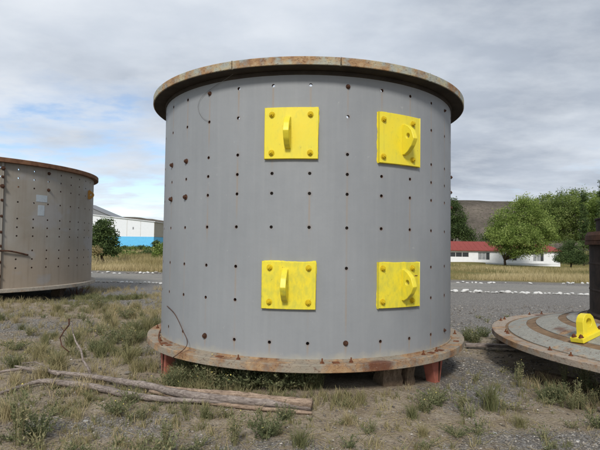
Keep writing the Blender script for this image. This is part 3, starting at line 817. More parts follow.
cone_ring('plate_ring', 2.619, 2.37, 0, M['discgrey'])
cone_ring('rust_ring', 2.374, 2.235, -.010, M['discrust'])
cone_ring('plate_ring', 2.239, 1.945, 0, M['discgrey'])
cone_ring('rust_ring', 1.949, 1.83, -.010, M['discrust'])
cone_ring('plate_ring', 1.834, 1.68, 0, M['discgrey'])
cone_ring('rust_ring', 1.684, 1.50, -.010, M['discrust'])
NR = 1.535; zf = cone_h(NR)
ring_obj('neck', [(NR + .03, zf - .05), (NR + .03, zf + .02), (NR, zf + .05), (NR, 1.05), (NR + .006, 1.06), (NR + .006, 1.075), (NR, 1.085), (NR, 1.42), (NR + .006, 1.43), (NR + .006, 1.445), (NR, 1.455), (NR, 1.70), (NR - .06, 1.70), (NR - .06, zf - .05)], M['blacksteel'])
ring_obj('neck_flange', [(NR + .055, 1.70), (NR + .055, 1.74), (NR + .045, 1.75), (NR + .055, 1.76), (NR + .05, 1.83), (NR + .02, 1.88), (NR - .08, 1.885), (NR - .08, 1.70)], M['rustdark'])
ring_obj('neck_collar', [(NR - .09, 1.88), (NR - .09, 2.05), (NR - .07, 2.055), (NR - .07, 2.075), (NR - .16, 2.075), (NR - .16, 1.88)], M['blacksteel'])
def on_disc(px, py): 
    # intersect the ray with the rim plane, then with the cone
    d = ray(px, py); o_ = Vector((0, 0, EYE)); t = (DZ - EYE) / d.z
    for _ in range(30):
        p = o_ + d * t; r = math.hypot(p.x - DX, p.y - DY); t += ((cone_h(r) if r < 2.664 else DZ) - p.z) / d.z * .6
    return o_ + d * t
for px, py in [(503.5, 319), (500.5, 320.5), (506, 332), (509, 333.5), (529.4, 314.6), (541.5, 313.8), (553, 350), (576.5, 355)]:
    p = on_disc(px, py); q = Vector((p.x - DX, p.y - DY, 0)); r = min(max(q.length, 2.70), 2.80); q = q.normalized() * r
    b = put_bolt(head, bolt_mesh(M['rust'], .018, .022, .03), (q.x, q.y, DZ), (0, 0, 1), 'stud'); b.scale = (1.1, 1.1, .65)
# yellow bearing-like lug bolted on it
c0 = on_disc(572.3, 341.0); c1 = on_disc(583.5, 344.5); c2 = on_disc(604, 334.5)
ctr = (c1 + (c2 - c1) * .5 + (c0 - c1) * .5)
ax = (c2 - c1); ax.z = 0; L_ = ax.length + .04; ax.normalize()
az = Vector((0, 0, 1)); ay = az.cross(ax)
r_c = math.hypot(ctr.x - DX, ctr.y - DY)
lug = empty('lifting_lug', (ctr.x, ctr.y, cone_h(r_c) + .0), 'yellow lifting lug with a round hole standing on the grey end plate', 'lug', rz=math.atan2(ax.y, ax.x))
out_dir = Vector((ctr.x - DX, ctr.y - DY, 0)).normalized()
lug.rotation_euler.rotate(Matrix.Rotation(math.atan(.235), 3, az.cross(out_dir)).to_euler())
mb = MB(); mb.box((0, 0, .032), (L_, .17, .06)); bevel(mb.build('lug_base', M['yellow'], lug), .008, 2)
arch = [(-L_ * .36, .06), (-L_ * .30, .09), (-.10, .22), (-.07, .265), (-.03, .29), (.02, .295), (.07, .28), (.105, .24), (L_ * .33, .09), (L_ * .38, .06)]
hc = (.012, .19); hr_ = .052; N_ = 28
def arch_out(t):
    dx, dz = math.cos(t), math.sin(t); best = 9
    for k in range(len(arch)):
        (x1, z1), (x2, z2) = arch[k], arch[(k + 1) % len(arch)]; ex, ez = x2 - x1, z2 - z1; den = dx * ez - dz * ex
        if abs(den) < 1e-9: continue
        tq = ((x1 - hc[0]) * ez - (z1 - hc[1]) * ex) / den; sq = ((x1 - hc[0]) * dz - (z1 - hc[1]) * dx) / den
        if tq > 0 and -1e-6 <= sq <= 1.000001: best = min(best, tq)
    return (hc[0] + dx * best, hc[1] + dz * best)
ths = sorted([2 * PI * k / N_ for k in range(N_)] + [math.atan2(z - hc[1], x - hc[0]) % (2 * PI) for x, z in arch])
N_ = len(ths); vs = []
for side in (-1, 1):
    for t in ths: ox, oz = arch_out(t); vs.append((ox, side * .045, oz + .001))
    for t in ths: vs.append((hc[0] + hr_ * math.cos(t), side * .045, hc[1] + hr_ * math.sin(t)))
fs = []
for k in range(N_):
    k2 = (k + 1) % N_
    fs += [(k, k2, N_ + k2, N_ + k), (2 * N_ + k, 2 * N_ + k2, 3 * N_ + k2, 3 * N_ + k)[::-1], (k, k2, 2 * N_ + k2, 2 * N_ + k)[::-1], (N_ + k, N_ + k2, 3 * N_ + k2, 3 * N_ + k)]
mb = MB(); mb.add(vs, fs); auto_smooth(bevel(mb.build('lug_arch', M['yellow'], lug), .006, 2), 35)
for sx in (-.43, .43):
    put_bolt(lug, bolt_mesh(M['rust'], .022, .026), (L_ * sx, -.045, .062), (0, 0, 1)); put_bolt(lug, bolt_mesh(M['rust'], .022, .026), (L_ * sx, .045, .062), (0, 0, 1))
# timbers below the plate
def beam(p0, p1, wdt, hgt, label, mat='timber', name='timber_beam'):
    p0, p1 = Vector(p0), Vector(p1); d = p1 - p0; L = d.length; mb = MB(); nseg = 6; vs = []
    for k in range(nseg + 1):
        for dy, dz in ((-1, -1), (1, -1), (1.02, 0), (1, 1), (-1, 1), (-1.02, 0)):
            vs.append((L * k / nseg, dy * wdt / 2 + random.uniform(-.004, .004), dz * hgt / 2 + random.uniform(-.004, .004)))
    fs = [(k * 6 + i, k * 6 + (i + 1) % 6, (k + 1) * 6 + (i + 1) % 6, (k + 1) * 6 + i) for k in range(nseg) for i in range(6)] + [tuple(range(6))[::-1], tuple(nseg * 6 + i for i in range(6))]
    mb.add(vs, fs); o = bevel(mb.build(name, M[mat]), .006, 2); o.location = p0; o.rotation_euler = d.to_track_quat('X', 'Z').to_euler()
    return tag(o, label, 'timber')
z_ = gz(3.4, 8.6)
beam((3.40, 8.45, z_ + .06), (5.0, 8.35, z_ + .06), .14, .12, 'grey timber beam sticking out left from under the round plate')
beam((3.25, 7.7, .275), (4.9, 8.3, .275), .14, .175, 'upper timber beam packed directly under the round plate rim')
beam((3.45, 8.6, .24), (3.75, 7.2, .24), .14, .2, 'short cross timber under the left rim of the round plate')
beam((2.75, 8.15, .035), (3.7, 8.0, .05), .10, .05, 'thin grey plank lying flat left of the round plate', 'wood', 'plank')
beam((3.05, 6.35, .05), (3.62, 5.62, .045), .09, .06, 'thin weathered plank on the ground before the round plate')
beam((4.6, 4.6, .18), (6.4, 4.9, .18), .25, .36, 'thick timber bearer in shade under the front of the round plate')
beam((6.2, 8.2, .18), (7.6, 7.0, .18), .25, .36, 'timber bearer hidden under the far side of the round plate')

# ------------------------------------------------------------------ logs in the foreground
def log(name, pix, rads, mat, label, n=12, zoff=0, cat='log'):
    pts = []
    for (px, py, h), r in zip(pix, rads):
        p = on_ground(px, py, h); pts.append(p)
    P_ = pts; sm = []; rs = []
    for i in range(len(P_) - 1):
        p0, p1, p2, p3 = P_[max(i - 1, 0)], P_[i], P_[i + 1], P_[min(i + 2, len(P_) - 1)]
        for k in range(7):
            t = k / 7; q = .5 * ((2 * p1) + (-p0 + p2) * t + (2 * p0 - 5 * p1 + 4 * p2 - p3) * t * t + (-p0 + 3 * p1 - 3 * p2 + p3) * t ** 3)
            r = rads[i] * (1 - t) + rads[i + 1] * t
            sm.append(q + Vector((random.uniform(-1, 1), random.uniform(-1, 1), random.uniform(-1, 1))) * r * .09); rs.append(r * random.uniform(.93, 1.07))
    sm.append(P_[-1]); rs.append(rads[-1])
    mb = MB(); mb.tube(sm, rs, n, jitter=.16)
    return mb, label
fb = empty('fallen_trunk', at_z(150, 392, 0), 'long split grey tree trunk lying across the left foreground', 'log')
ofs = -fb.location
def branch(pname, pix, rads, mat, n=12):
    mb, _ = log('x', pix, rads, mat, '')
    o = mb.build(pname, M[mat], fb, True); o.location = ofs
    return o
branch('trunk', [(15, 366, .07), (48, 371, .08), (85, 375.5, .08), (120, 381, .08), (150, 386, .08), (178, 393, .075), (215, 398, .07), (260, 402, .07), (311, 406, .07)], [.010, .019, .027, .033, .037, .038, .040, .042, .042], 'wood')
branch('limb', [(0, 393, .03), (20, 387, .04), (42, 381, .06), (62, 383, .06), (95, 387, .06), (125, 394, .05), (160, 398.5, .05), (200, 401, .05), (240, 404, .04)], [.014, .019, .026, .034, .036, .034, .028, .018, .008], 'wood')
branch('limb', [(160, 386, .10), (200, 391, .11), (235, 394, .12), (262, 398, .10), (312, 403.5, .10)], [.006, .022, .032, .038, .040], 'woodtan')
branch('limb', [(150, 391, .04), (200, 401, .03), (245, 407, .025), (290, 411, .025), (312, 413, .02)], [.02, .025, .022, .02, .014], 'woodtan')
branch('limb', [(0, 372, .05), (12, 370, .06), (30, 369, .07), (60, 374, .07)], [.012, .018, .022, .02], 'wood')
# thin rising twigs: the base on the trunk, the rest in the air at about the same depth
Yb = at_z(88, 372, .08).y
mb = MB()
def airtube(pts, r0, r1, mb=mb):
    P_ = [at_depth(px, py, Yb + dy) for px, py, dy in pts]; mb.tube(P_, list(np.linspace(r0, r1, len(P_))), 7, jitter=.2)
airtube([(91, 375, 0), (88, 368, .05), (83, 360, .15), (81, 350, .25), (76, 342, .35), (73, 333, .45), (72, 322, .5)], .018, .006)
o = mb.build('twig', M['wood'], fb, True); o.location = ofs
mb = MB()
airtube([(69, 352, .1), (62, 346, .15), (60, 338, .2), (64, 331, .28), (69, 325, .35), (69, 319, .4)], .006, .011, mb)
airtube([(64, 331, .28), (61, 327, .3)], .005, .003, mb)
o = mb.build('twig', M['rustdark'], fb, True); o.location = ofs
mb = MB(); airtube([(52, 372, 0), (45, 366, .1), (35, 362, .2), (22, 363, .3)], .01, .004, mb)
o = mb.build('twig', M['wood'], fb, True); o.location = ofs

# ------------------------------------------------------------------ rocks
def rock_mesh(name, mat, seed, sub=2):
    import bmesh
    bm = bmesh.new(); bmesh.ops.create_icosphere(bm, subdivisions=sub, radius=1)
    r = random.Random(seed); dirs = [(Vector((r.gauss(0, 1), r.gauss(0, 1), r.gauss(0, 1))).normalized(), r.uniform(.55, .85)) for _ in range(9)]
    for v in bm.verts:
        p = v.co.copy()
        for d, k in dirs:
            s = p.dot(d)
            if s > k: p -= d * (s - k) * .85
        v.co = p * (1 + r.uniform(-.03, .03)); v.co.z *= .72
    me = bpy.data.meshes.new(name); bm.to_mesh(me); bm.free(); me.materials.append(mat)
    return me
wr = [rock_mesh('white_rock', M['whiterock'], s) for s in range(6)]
gr = [rock_mesh('grey_rock', M['greyrock'], s + 20) for s in range(4)]
def rock(px, py, wpx, kind, label, group, name='white_rock', cat='rock'):
    p = at_z(px, py + .3, 0.0)
    p = at_z(px, py + .3, float(base_h(np.array([p.x]), np.array([p.y]))[0]))
    s = wpx / FPX * p.y / 2
    o = link(name, random.choice(wr if kind == 'w' else gr))
    o.location = (p.x, p.y, gz(p.x, p.y) + s * random.uniform(.25, .42)); o.scale = (s * random.uniform(.9, 1.15), s * random.uniform(.6, .9), s * random.uniform(.4, .8))
    o.rotation_euler = (random.uniform(-.2, .2), random.uniform(-.2, .2), random.uniform(0, 6.28))
    return tag(o, label, cat, group)
def line_y(px, near):   # image row of the two stone rows
    return (284.0 + (px - 100) * -.0 if False else 0)
LN = 'stone in the near roadside row'
LFR = 'stone in the far roadside row'
# near row, right of the drum
px = 452.0
while px < 590:
    if not (531 < px < 534):
        wd = random.choice([3.2, 4.5, 5.5, 6.5, 8.0]) * random.uniform(.85, 1.15)
        rock(px, 291.6 + (px - 452) * .022 + random.uniform(-.4, .4), wd, 'w', 'whitewashed ' + LN + ', right of the grey drum', 'white stones along the near road edge at right')
        px += wd * random.uniform(.6, 1.05)
    else: px += 3
# near row, left of the drum
px = 92.0
while px < 163:
    wd = random.uniform(3.0, 5.5)
    w_ = px > 118
    rock(px, 281.6 + (px - 92) * .028 + random.uniform(-.35, .35), wd, 'w' if w_ or random.random() < .35 else 'g', 'whitish ' + LN + ', between the two drums', 'stones along the near road edge at left')
    px += wd * random.uniform(.8, 1.1)
# far row
px = 91.0
while px < 163:
    wd = random.uniform(2.4, 5.0)
    rock(px, 272.4 + (px - 92) * .012 + random.uniform(-.4, .4), wd, 'w' if random.random() < .4 else 'g', 'whitish ' + LFR + ', between the two drums', 'stones along the far road edge at left')
    px += wd * random.uniform(.8, 1.15)
for px in list(np.arange(458, 497, 4.6)) + [505, 530, 563, 568, 573, 583, 587]:
    rock(float(px) + random.uniform(-1, 1), 282.4 + (px - 458) * .012 + random.uniform(-.4, .4), random.uniform(3.2, 6.0) if px != 505 else 2, 'w', 'whitewashed ' + LFR + ', right of the grey drum', 'stones along the far road edge at right')
for px, py, wpx, k, lab in [(127.5, 374.5, 9, 'g', 'fist sized beige stone behind the fallen trunk'), (86, 420.5, 6, 'w', 'pale stone on bare dirt below the fallen trunk, larger of two'), (95, 416, 4.5, 'w', 'pale stone on bare dirt below the fallen trunk, smaller of two'),
                            (495, 435, 5, 'w', 'small pinkish white stone in the right foreground gravel'), (517, 437, 3.5, 'w', 'small pale stone just right of the pinkish one in the foreground'),
                            (42, 455, 5, 'w', 'pale stone at the bottom left edge of the photo'), (578, 441, 4.5, 'w', 'small white stone in the bottom right corner gravel'), (569, 382, 7, 'g', 'reddish stone in the weeds before the round plate'),
                            (72, 436, 4, 'g', 'small grey stone low in the left foreground')]:
    rock(px, py, wpx, k, lab, None, 'stone', 'stone')

# loose pebbles: one object of real stones on the dirt
def pebbles(n, x0, x1, y0, y1, smin, smax, seed, thr):
    r = np.random.default_rng(seed)
    yy = y0 * (y1 / y0) ** r.random(n); xx = (r.random(n) * 2 - 1) * .66 * yy
    g_ = gravel_mask(xx, yy); keep = (r.random(n) < thr + g_ * 1.0) & (xx > x0) & (xx < x1) & (np.hypot(xx - CX, yy - CY) > 2.0)
    xx, yy = xx[keep], yy[keep]; n = len(xx)
    s = smin + (smax - smin) * r.random(n) ** 3.2 ; s *= np.clip(yy / 7, .7, 1.15)
    ic = np.array([(1, 0, 0), (-1, 0, 0), (0, 1, 0), (0, -1, 0), (0, 0, .7), (0, 0, -.5), (.62, .62, .3), (-.62, .62, .3), (-.62, -.62, .3), (.62, -.62, .3)], float)
    fc = np.array([(0, 6, 9), (6, 2, 7), (2, 6, 0), (7, 1, 8), (1, 7, 2), (8, 3, 9), (3, 8, 1), (9, 0, 3), (4, 6, 7), (4, 7, 8), (4, 8, 9), (4, 9, 6)])
    fc = np.array([(0, 6, 9), (0, 2, 6), (6, 2, 7), (2, 1, 7), (7, 1, 8), (1, 3, 8), (8, 3, 9), (3, 0, 9), (4, 6, 7), (4, 7, 8), (4, 8, 9), (4, 9, 6)])
    v = ic[None] * (1 + .28 * (r.random((n, 10, 3)) - .5)) * s[:, None, None] * np.stack([1 + .5 * r.random(n), np.ones(n), .55 + .3 * r.random(n)], -1)[:, None]
    an = r.random(n) * 6.28; c, s_ = np.cos(an), np.sin(an)
    vx = v[..., 0] * c[:, None] - v[..., 1] * s_[:, None]; vy = v[..., 0] * s_[:, None] + v[..., 1] * c[:, None]
    V = np.stack([vx + xx[:, None], vy + yy[:, None], v[..., 2] + (ground_h(xx, yy) + s * .2)[:, None]], -1).reshape(-1, 3)
    F = (fc[None] + (np.arange(n) * 10)[:, None, None]).reshape(-1, 3)
    return V, F, np.repeat(r.random(n), 10)
pm, pn = material('loose_pebbles')
pn.surf(pn.ramp(pn.attr('tint'), [(0.0, srgb(88, 82, 76)), (.35, srgb(114, 108, 100)), (.75, srgb(136, 129, 120)), (.95, srgb(160, 153, 143)), (1.0, srgb(198, 192, 182))]), .9, spec=.2)
V, F, T = pebbles(60000, -14, 14, 3.2, 14, .005, .022, 5, .25)
tag(link('gravel', npmesh('gravel', V, F, pm, tint=T)), 'loose grey and tan gravel scattered over the dirt', 'gravel', kind='stuff')

# ------------------------------------------------------------------ grass and weeds
def blades(px, py, pz, h, wd, lean, r, curve=.5):
    """arrays of blade bases -> vertices (n*5), faces"""
    n = len(px); az = r.random(n) * 2 * np.pi; dx, dy = np.cos(az), np.sin(az)
    fa = r.random(n) * np.pi; wx, wy = np.cos(fa) * wd / 2, np.sin(fa) * wd / 2
    b = np.stack([px, py, pz], -1)
    m = b + np.stack([dx * lean * h * .35, dy * lean * h * .35, h * .58], -1)
    t = b + np.stack([dx * lean * h, dy * lean * h, h * (1 - .3 * lean * curve)], -1)
    W = np.stack([wx, wy, np.zeros(n)], -1)
    V = np.stack([b - W, b + W, m - W * .75, m + W * .75, t], 1).reshape(-1, 3)
    k = (np.arange(n) * 5)[:, None]
    F = np.concatenate([k + np.array([[0, 1, 3]]), k + np.array([[0, 3, 2]]), k + np.array([[2, 3, 4]])])
    return V, F
def clump_blades(cx, cy, cr, ch, cn, tint, seed, wd=.006, lean=(.15, .8), zfun=ground_h):
    """cx.. arrays per clump; blades spread inside each"""
    r = np.random.default_rng(seed); idx = np.repeat(np.arange(len(cx)), cn); n = len(idx)
    rr = np.abs(r.normal(0, .5, n)) * cr[idx]; an = r.random(n) * 6.283
    x = cx[idx] + rr * np.cos(an); y = cy[idx] + rr * np.sin(an)
    h = ch[idx] * (.45 + .75 * r.random(n)) * np.clip(1.1 - .35 * rr / cr[idx], .5, 1.1)
    V, F = blades(x, y, zfun(x, y) - .005, h, wd * (.6 + .8 * r.random(n)) * (wd * 0 + 1), lean[0] + (lean[1] - lean[0]) * r.random(n), r)
    T = np.clip(tint[idx] + .22 * (r.random(n) - .5), 0, 1)
    return V, F, np.repeat(T, 5)
def free_of_drum(x, y, pad=.0):
    return (np.hypot(x - CX, y - CY) > 2.02 + pad) & (np.hypot(x - LX, y - LY) > 3.5)
def spots_from_px(l):
    return np.array([tuple(at_z(px, py, 0))[:2] for px, py in l])
Vs, Fs, Ts = [], [], []; off = 0
def push(V, F, T):
    global off
    Vs.append(V); Fs.append(F + off); Ts.append(T); off += len(V)
r = np.random.default_rng(77)
# density of ground cover, driven by place
def scatter(n, x0, x1, y0, y1, dens, seed):
    r = np.random.default_rng(seed); x = x0 + (x1 - x0) * r.random(n); y = y0 + (y1 - y0) * r.random(n)
    k = r.random(n) < dens(x, y) * (.25 + 1.3 * ss(vnoise(x, y, 1.1, seed), .35, .75)); k &= free_of_drum(x, y)
    return x[k], y[k]
left_d = lambda x, y: (1 - ss(x, -2.4, -1.2)) * (1 - .75 * np.exp(-((x + 5.2) ** 2 / 3.0 + (y - 9.4) ** 2 / .9)))
x, y = scatter(4300, -11, -1.2, 5.3, 17.5, left_d, 1)
vn = vnoise(x, y, .55, 70)
V, F, T = clump_blades(x, y, .05 + .10 * r.random(len(x)), .05 + .13 * r.random(len(x)) * (1 + .4 * vn), 22, np.clip(.5 + .9 * (vn - .3), 0, 1), 2, .006); push(V, F, T)
x, y = scatter(2300, -4.4, 4.4, 3.1, 6.0, lambda x, y: .85 * (1 - .55 * ss(x, -.2, 1.0)) * (1 - .5 * np.exp(-((x + 1.9) ** 2 / .9 + (y - 4.3) ** 2 / .15))), 3)
V, F, T = clump_blades(x, y, .03 + .07 * r.random(len(x)), .03 + .09 * r.random(len(x)), 18, np.clip(.1 + .75 * r.random(len(x)), 0, 1), 4, .005); push(V, F, T)
x, y = scatter(500, 1.8, 6, 5.5, 9.5, lambda x, y: .35 + 0 * x, 5)
V, F, T = clump_blades(x, y, .03 + .06 * r.random(len(x)), .03 + .06 * r.random(len(x)), 14, .3 + .5 * r.random(len(x)), 6, .005); push(V, F, T)
# fresh green strip below the left drum
x = -13 + 8.5 * r.random(420); y = at_z(40, 298, 0).y + .7 * (r.random(420) - .5) + (x + 6) * -.02
k = free_of_drum(x, y, 0); x, y = x[k], y[k]
V, F, T = clump_blades(x, y, .12 + 0 * x, .10 + .08 * r.random(len(x)), 30, .02 + .2 * r.random(len(x)), 8, .012); push(V, F, T)
# litter: dead straw lying on the dirt
n_ = 5500; yy = 3.2 * (12 / 3.2) ** r.random(n_); xx = (r.random(n_) * 2 - 1) * .66 * yy; k = free_of_drum(xx, yy) & (gravel_mask(xx, yy) < .75); xx, yy = xx[k], yy[k]
V, F = blades(xx, yy, ground_h(xx, yy) + .004, .05 + .09 * r.random(len(xx)), .0035 * (1 + r.random(len(xx))), 2.6 + 2 * r.random(len(xx)), r)
V[:, 2] = ground_h(V[:, 0], V[:, 1]) + .006 + .01 * np.tile([0, 0, 1, 1, .5], len(xx)) * np.repeat(r.random(len(xx)), 5)
push(V, F, np.repeat(np.clip(.7 + .5 * (r.random(len(xx)) - .3), 0, 1), 5))
# fringe under the main drum and the round plate
an = np.radians(-75 + 92 * r.random(190) ** 1.5); rad_ = 2.05 + .3 * r.random(190)
k = np.abs(an - np.radians(-60)) > np.radians(7); an, rad_ = an[k], rad_[k]
x, y = CX + rad_ * np.sin(an), CY - rad_ * np.cos(an)
V, F, T = clump_blades(x, y, .06 + 0 * x, .06 + .13 * r.random(len(x)), 20, .2 + .5 * r.random(len(x)), 9, .005); push(V, F, T)
an = np.radians(-85 + 75 * r.random(150)); rad_ = 2.5 + .45 * r.random(150)
x, y = DX + rad_ * np.sin(an), DY - rad_ * np.cos(an)
V, F, T = clump_blades(x, y, .06 + 0 * x, .07 + .15 * r.random(len(x)), 16, .35 + .6 * r.random(len(x)), 10, .0045); push(V, F, T)
V, F, T = np.concatenate(Vs), np.concatenate(Fs), np.concatenate(Ts)
tag(link('ground_grass', npmesh('ground_grass', V, F, M['grass'], tint=T)), 'short dry and green grass scattered over the yard', 'grass', kind='stuff')

def bush_geo(R_, H, stems, seed, leaf=.016, flowers=.1, spread=1.0, leaves=14):
    """leafy weed: bent stems with small leaves, some ending in yellow flowers"""
    r = np.random.default_rng(seed); V = []; F = []; T = []; MI = []; o = 0
    for s in range(stems):
        a = r.random() * 6.283; rr = R_ * .3 * r.random(); b = np.array([rr * np.cos(a), rr * np.sin(a), -.01]); h = H * (.55 + .5 * r.random())
        ln = spread * R_ * (.2 + .8 * r.random()); tip = b + np.array([ln * np.cos(a), ln * np.sin(a), h]); mid = (b + tip) / 2 + np.array([-.15 * ln * np.cos(a), -.15 * ln * np.sin(a), .08 * h])
        tn = np.clip(r.normal(.45, .2), 0, 1); wv = np.array([-np.sin(a), np.cos(a), 0]) * .0022
        V += [b - wv, b + wv, mid - wv, mid + wv, tip]; F += [(o, o + 1, o + 3), (o, o + 3, o + 2), (o + 2, o + 3, o + 4)]; T += [tn + .2] * 5; MI += [0] * 3; o += 5
        for l in range(leaves):
            t = .15 + .85 * r.random(); p = (1 - t) ** 2 * b + 2 * t * (1 - t) * mid + t * t * tip
            d = r.normal(0, 1, 3); d[2] = abs(d[2]) * .7 + .2; d /= np.linalg.norm(d); sd_ = np.cross(d, r.normal(0, 1, 3)); sd_ /= np.linalg.norm(sd_) + 1e-9
            L = leaf * (.6 + .9 * r.random()); q = [p, p + d * L * .5 + sd_ * L * .2, p + d * L, p + d * L * .5 - sd_ * L * .2]
            V += q; F += [(o, o + 1, o + 2), (o, o + 2, o + 3)]; T += [np.clip(tn + .25 * (r.random() - .5), 0, 1)] * 4; MI += [0, 0]; o += 4
        if r.random() < flowers:
            c = tip; f = .007
            q = [c + np.array([f, 0, 0]), c + np.array([0, f, 0]), c + np.array([-f, 0, .002]), c + np.array([0, -f, 0]), c + np.array([0, 0, f])]
            V += q; F += [(o, o + 1, o + 4), (o + 1, o + 2, o + 4), (o + 2, o + 3, o + 4), (o + 3, o, o + 4)]; T += [0] * 5; MI += [1] * 4; o += 5
    return np.array(V), np.array(F), np.clip(np.array(T), 0, 1), MI
# low leafy ground cover, joined
r = np.random.default_rng(901); sm = [bush_geo(.10, .09, 16, 700 + q, leaf=.016, flowers=.012, leaves=9) for q in range(6)]
n_ = 2600; yy = 3.2 * (13.5 / 3.2) ** r.random(n_); xx = (r.random(n_) * 2 - 1) * .66 * yy
dn = .42 * ss(vnoise(xx, yy, .8, 55), .42, .75) * (1 - .65 * ss(xx, .6, 1.6)) * (1 - ss(gravel_mask(xx, yy), .5, .8)) + .06
k = (r.random(n_) < dn) & free_of_drum(xx, yy, .05) & (np.hypot(xx - DX, yy - DY) > 2.5); xx, yy = xx[k], yy[k]; zz = ground_h(xx, yy)
bV, bF, bT, bM, o_ = [], [], [], [], 0
for x_, y_, z_ in zip(xx, yy, zz):
    V, F, T, MI = sm[r.integers(6)]; a_ = r.random() * 6.283; s_ = .6 + 1.1 * r.random(); ca, sa_ = math.cos(a_) * s_, math.sin(a_) * s_
    bV.append(np.stack([V[:, 0] * ca - V[:, 1] * sa_ + x_, V[:, 0] * sa_ + V[:, 1] * ca + y_, V[:, 2] * s_ * (.6 + .8 * r.random()) + z_], -1)); bF.append(F + o_); bT.append(np.clip(T + .5 * (r.random() - .45), 0, 1)); bM += MI; o_ += len(V)
tag(link('ground_cover', npmesh('ground_cover', np.concatenate(bV), np.concatenate(bF), [M['weed'], M['flower']], tint=np.concatenate(bT), mi=bM)), 'low leafy green weeds creeping over the dirt', 'weeds', kind='stuff')
wproto = []
for s in range(5):
    V, F, T, MI = bush_geo((.17, .13, .2, .10, .16)[s], (.20, .26, .15, .28, .2)[s], (55, 34, 60, 24, 40)[s], 300 + s, leaves=20, leaf=.018, flowers=.03, spread=(1, .8, 1.2, .6, 1)[s])
    T = np.clip(T + (-.1, .15, 0, .25, .05)[s], 0, 1)
    wproto.append(npmesh('weed_plant', V, F, [M['weed'], M['flower']], tint=T, mi=MI))
tproto = []
for s in range(4):
    rr = np.random.default_rng(500 + s)
    V, F, T = clump_blades(np.zeros(1), np.zeros(1), np.array([.09]), np.array([.22]), 190, np.array([.12 + .22 * s]), 600 + s, .0042, (.1, .95), zfun=lambda x, y: 0 * x)
    tproto.append(npmesh('grass_tuft', V, F, M['grass'], tint=T))
def plant(px, py, s, kind, label, group='weeds around the grey drum', sz=1.0):
    p = on_ground(px, py, 0); o = link('weed' if kind == 'w' else 'grass_tuft', random.choice(wproto if kind == 'w' else tproto))
    o.location = (p.x, p.y, gz(p.x, p.y)); o.rotation_euler.z = random.uniform(0, 6.28); s *= 1.15; o.scale = (s, s, s * sz * 1.1)
    return tag(o, label, 'plant' if kind == 'w' else 'grass', group)
P_ = [
    (474, 343, 1.3, 'w', 'green weed between the grey drum and the round plate', .9), (466, 340, 1.0, 't', 'dry tuft just right of the grey drum base flange', .9), (484, 337, 1.0, 'w', 'dark weed against the left rim of the round plate', .8),
    (490, 410, 1.0, 't', 'upright grey green grass tuft right of centre foreground, tallest there', 1.25),
    (462, 412, .75, 'w', 'leafy weed just left of the tall tuft in the right foreground', .8),
    (425, 412, .9, 'w', 'yellow flowered weed in front of the red stand', .9), (437, 402, .8, 'w', 'yellow flowered weed closest to the red stand foot', .9), (412, 418, .7, 't', 'low grass tuft left of the yellow flowered weeds', .8),
    (423, 436, .6, 't', 'small green tuft at bottom centre right', .7), (456, 436, .6, 'w', 'small weed in the bottom right foreground dirt', .7), (520, 427, .7, 't', 'small grass tuft on the gravel in the right foreground', .7),
    (572, 410, .8, 'w', 'leafy weed near the right edge of the foreground', .8), (598, 428, .8, 'w', 'weed at the lower right edge of the photo', .8), (555, 398, .6, 'w', 'low weed on the sandy patch before the round plate', .7),
    (235, 446, 1.0, 'w', 'bushy weed at the bottom, left of centre', .8), (268, 436, 1.0, 'w', 'bushy grey green weed at bottom centre', .8), (300, 446, .9, 't', 'spreading tuft at bottom centre', .7), (285, 420, .7, 'w', 'green weed just below the trunk end', .8),
    (205, 418, .7, 't', 'small tuft below the middle of the trunk', .8), (185, 415, .6, 'w', 'small weed below the middle of the trunk', .8), (165, 446, .8, 'w', 'weed in the bottom left dirt', .8), (348, 424, .6, 't', 'sparse tuft right of the trunk end', .8), (372, 432, .5, 'w', 'sparse weed in the centre foreground', .7),
    (18, 446, 1.3, 'w', 'dark bushy weed in the bottom left corner', 1.1), (38, 438, 1.1, 'w', 'second bushy weed right of the corner one at bottom left', .9), (8, 420, 1.0, 't', 'grass clump at the left edge of the foreground', .9),
    (118, 414, .9, 'w', 'green weed growing against the trunk at left', 1.0), (130, 404, .7, 'w', 'weed poking up behind the trunk at left', 1.0), (142, 420, .6, 'w', 'little weed right below the trunk at left', .8), (88, 402, .6, 't', 'brown grass tuft under the left limb', .7),
    (55, 368, .7, 'w', 'grey green weed behind the left end of the trunk', .8), (15, 350, 1.0, 'w', 'grey green weed by the left edge', .8), (45, 345, .8, 't', 'tuft left of the upright twig', .8), (98, 352, 1.0, 'w', 'weed right of the upright twig', .9),
    (565, 388, .9, 'w', 'weed in the shade of the round plate, right of the stone', 1.1), (585, 390, 1.0, 'w', 'dark weed under the front rim of the round plate', 1.2), (597, 396, 1.0, 'w', 'dark weed under the plate at the right edge', 1.3),
]
for px, py, s, k, lab, sz in P_: plant(px, py, s, k, lab, None, sz)
def third(px, a, b, w3): return w3[min(2, int(3 * (px - a) / (b - a)))]
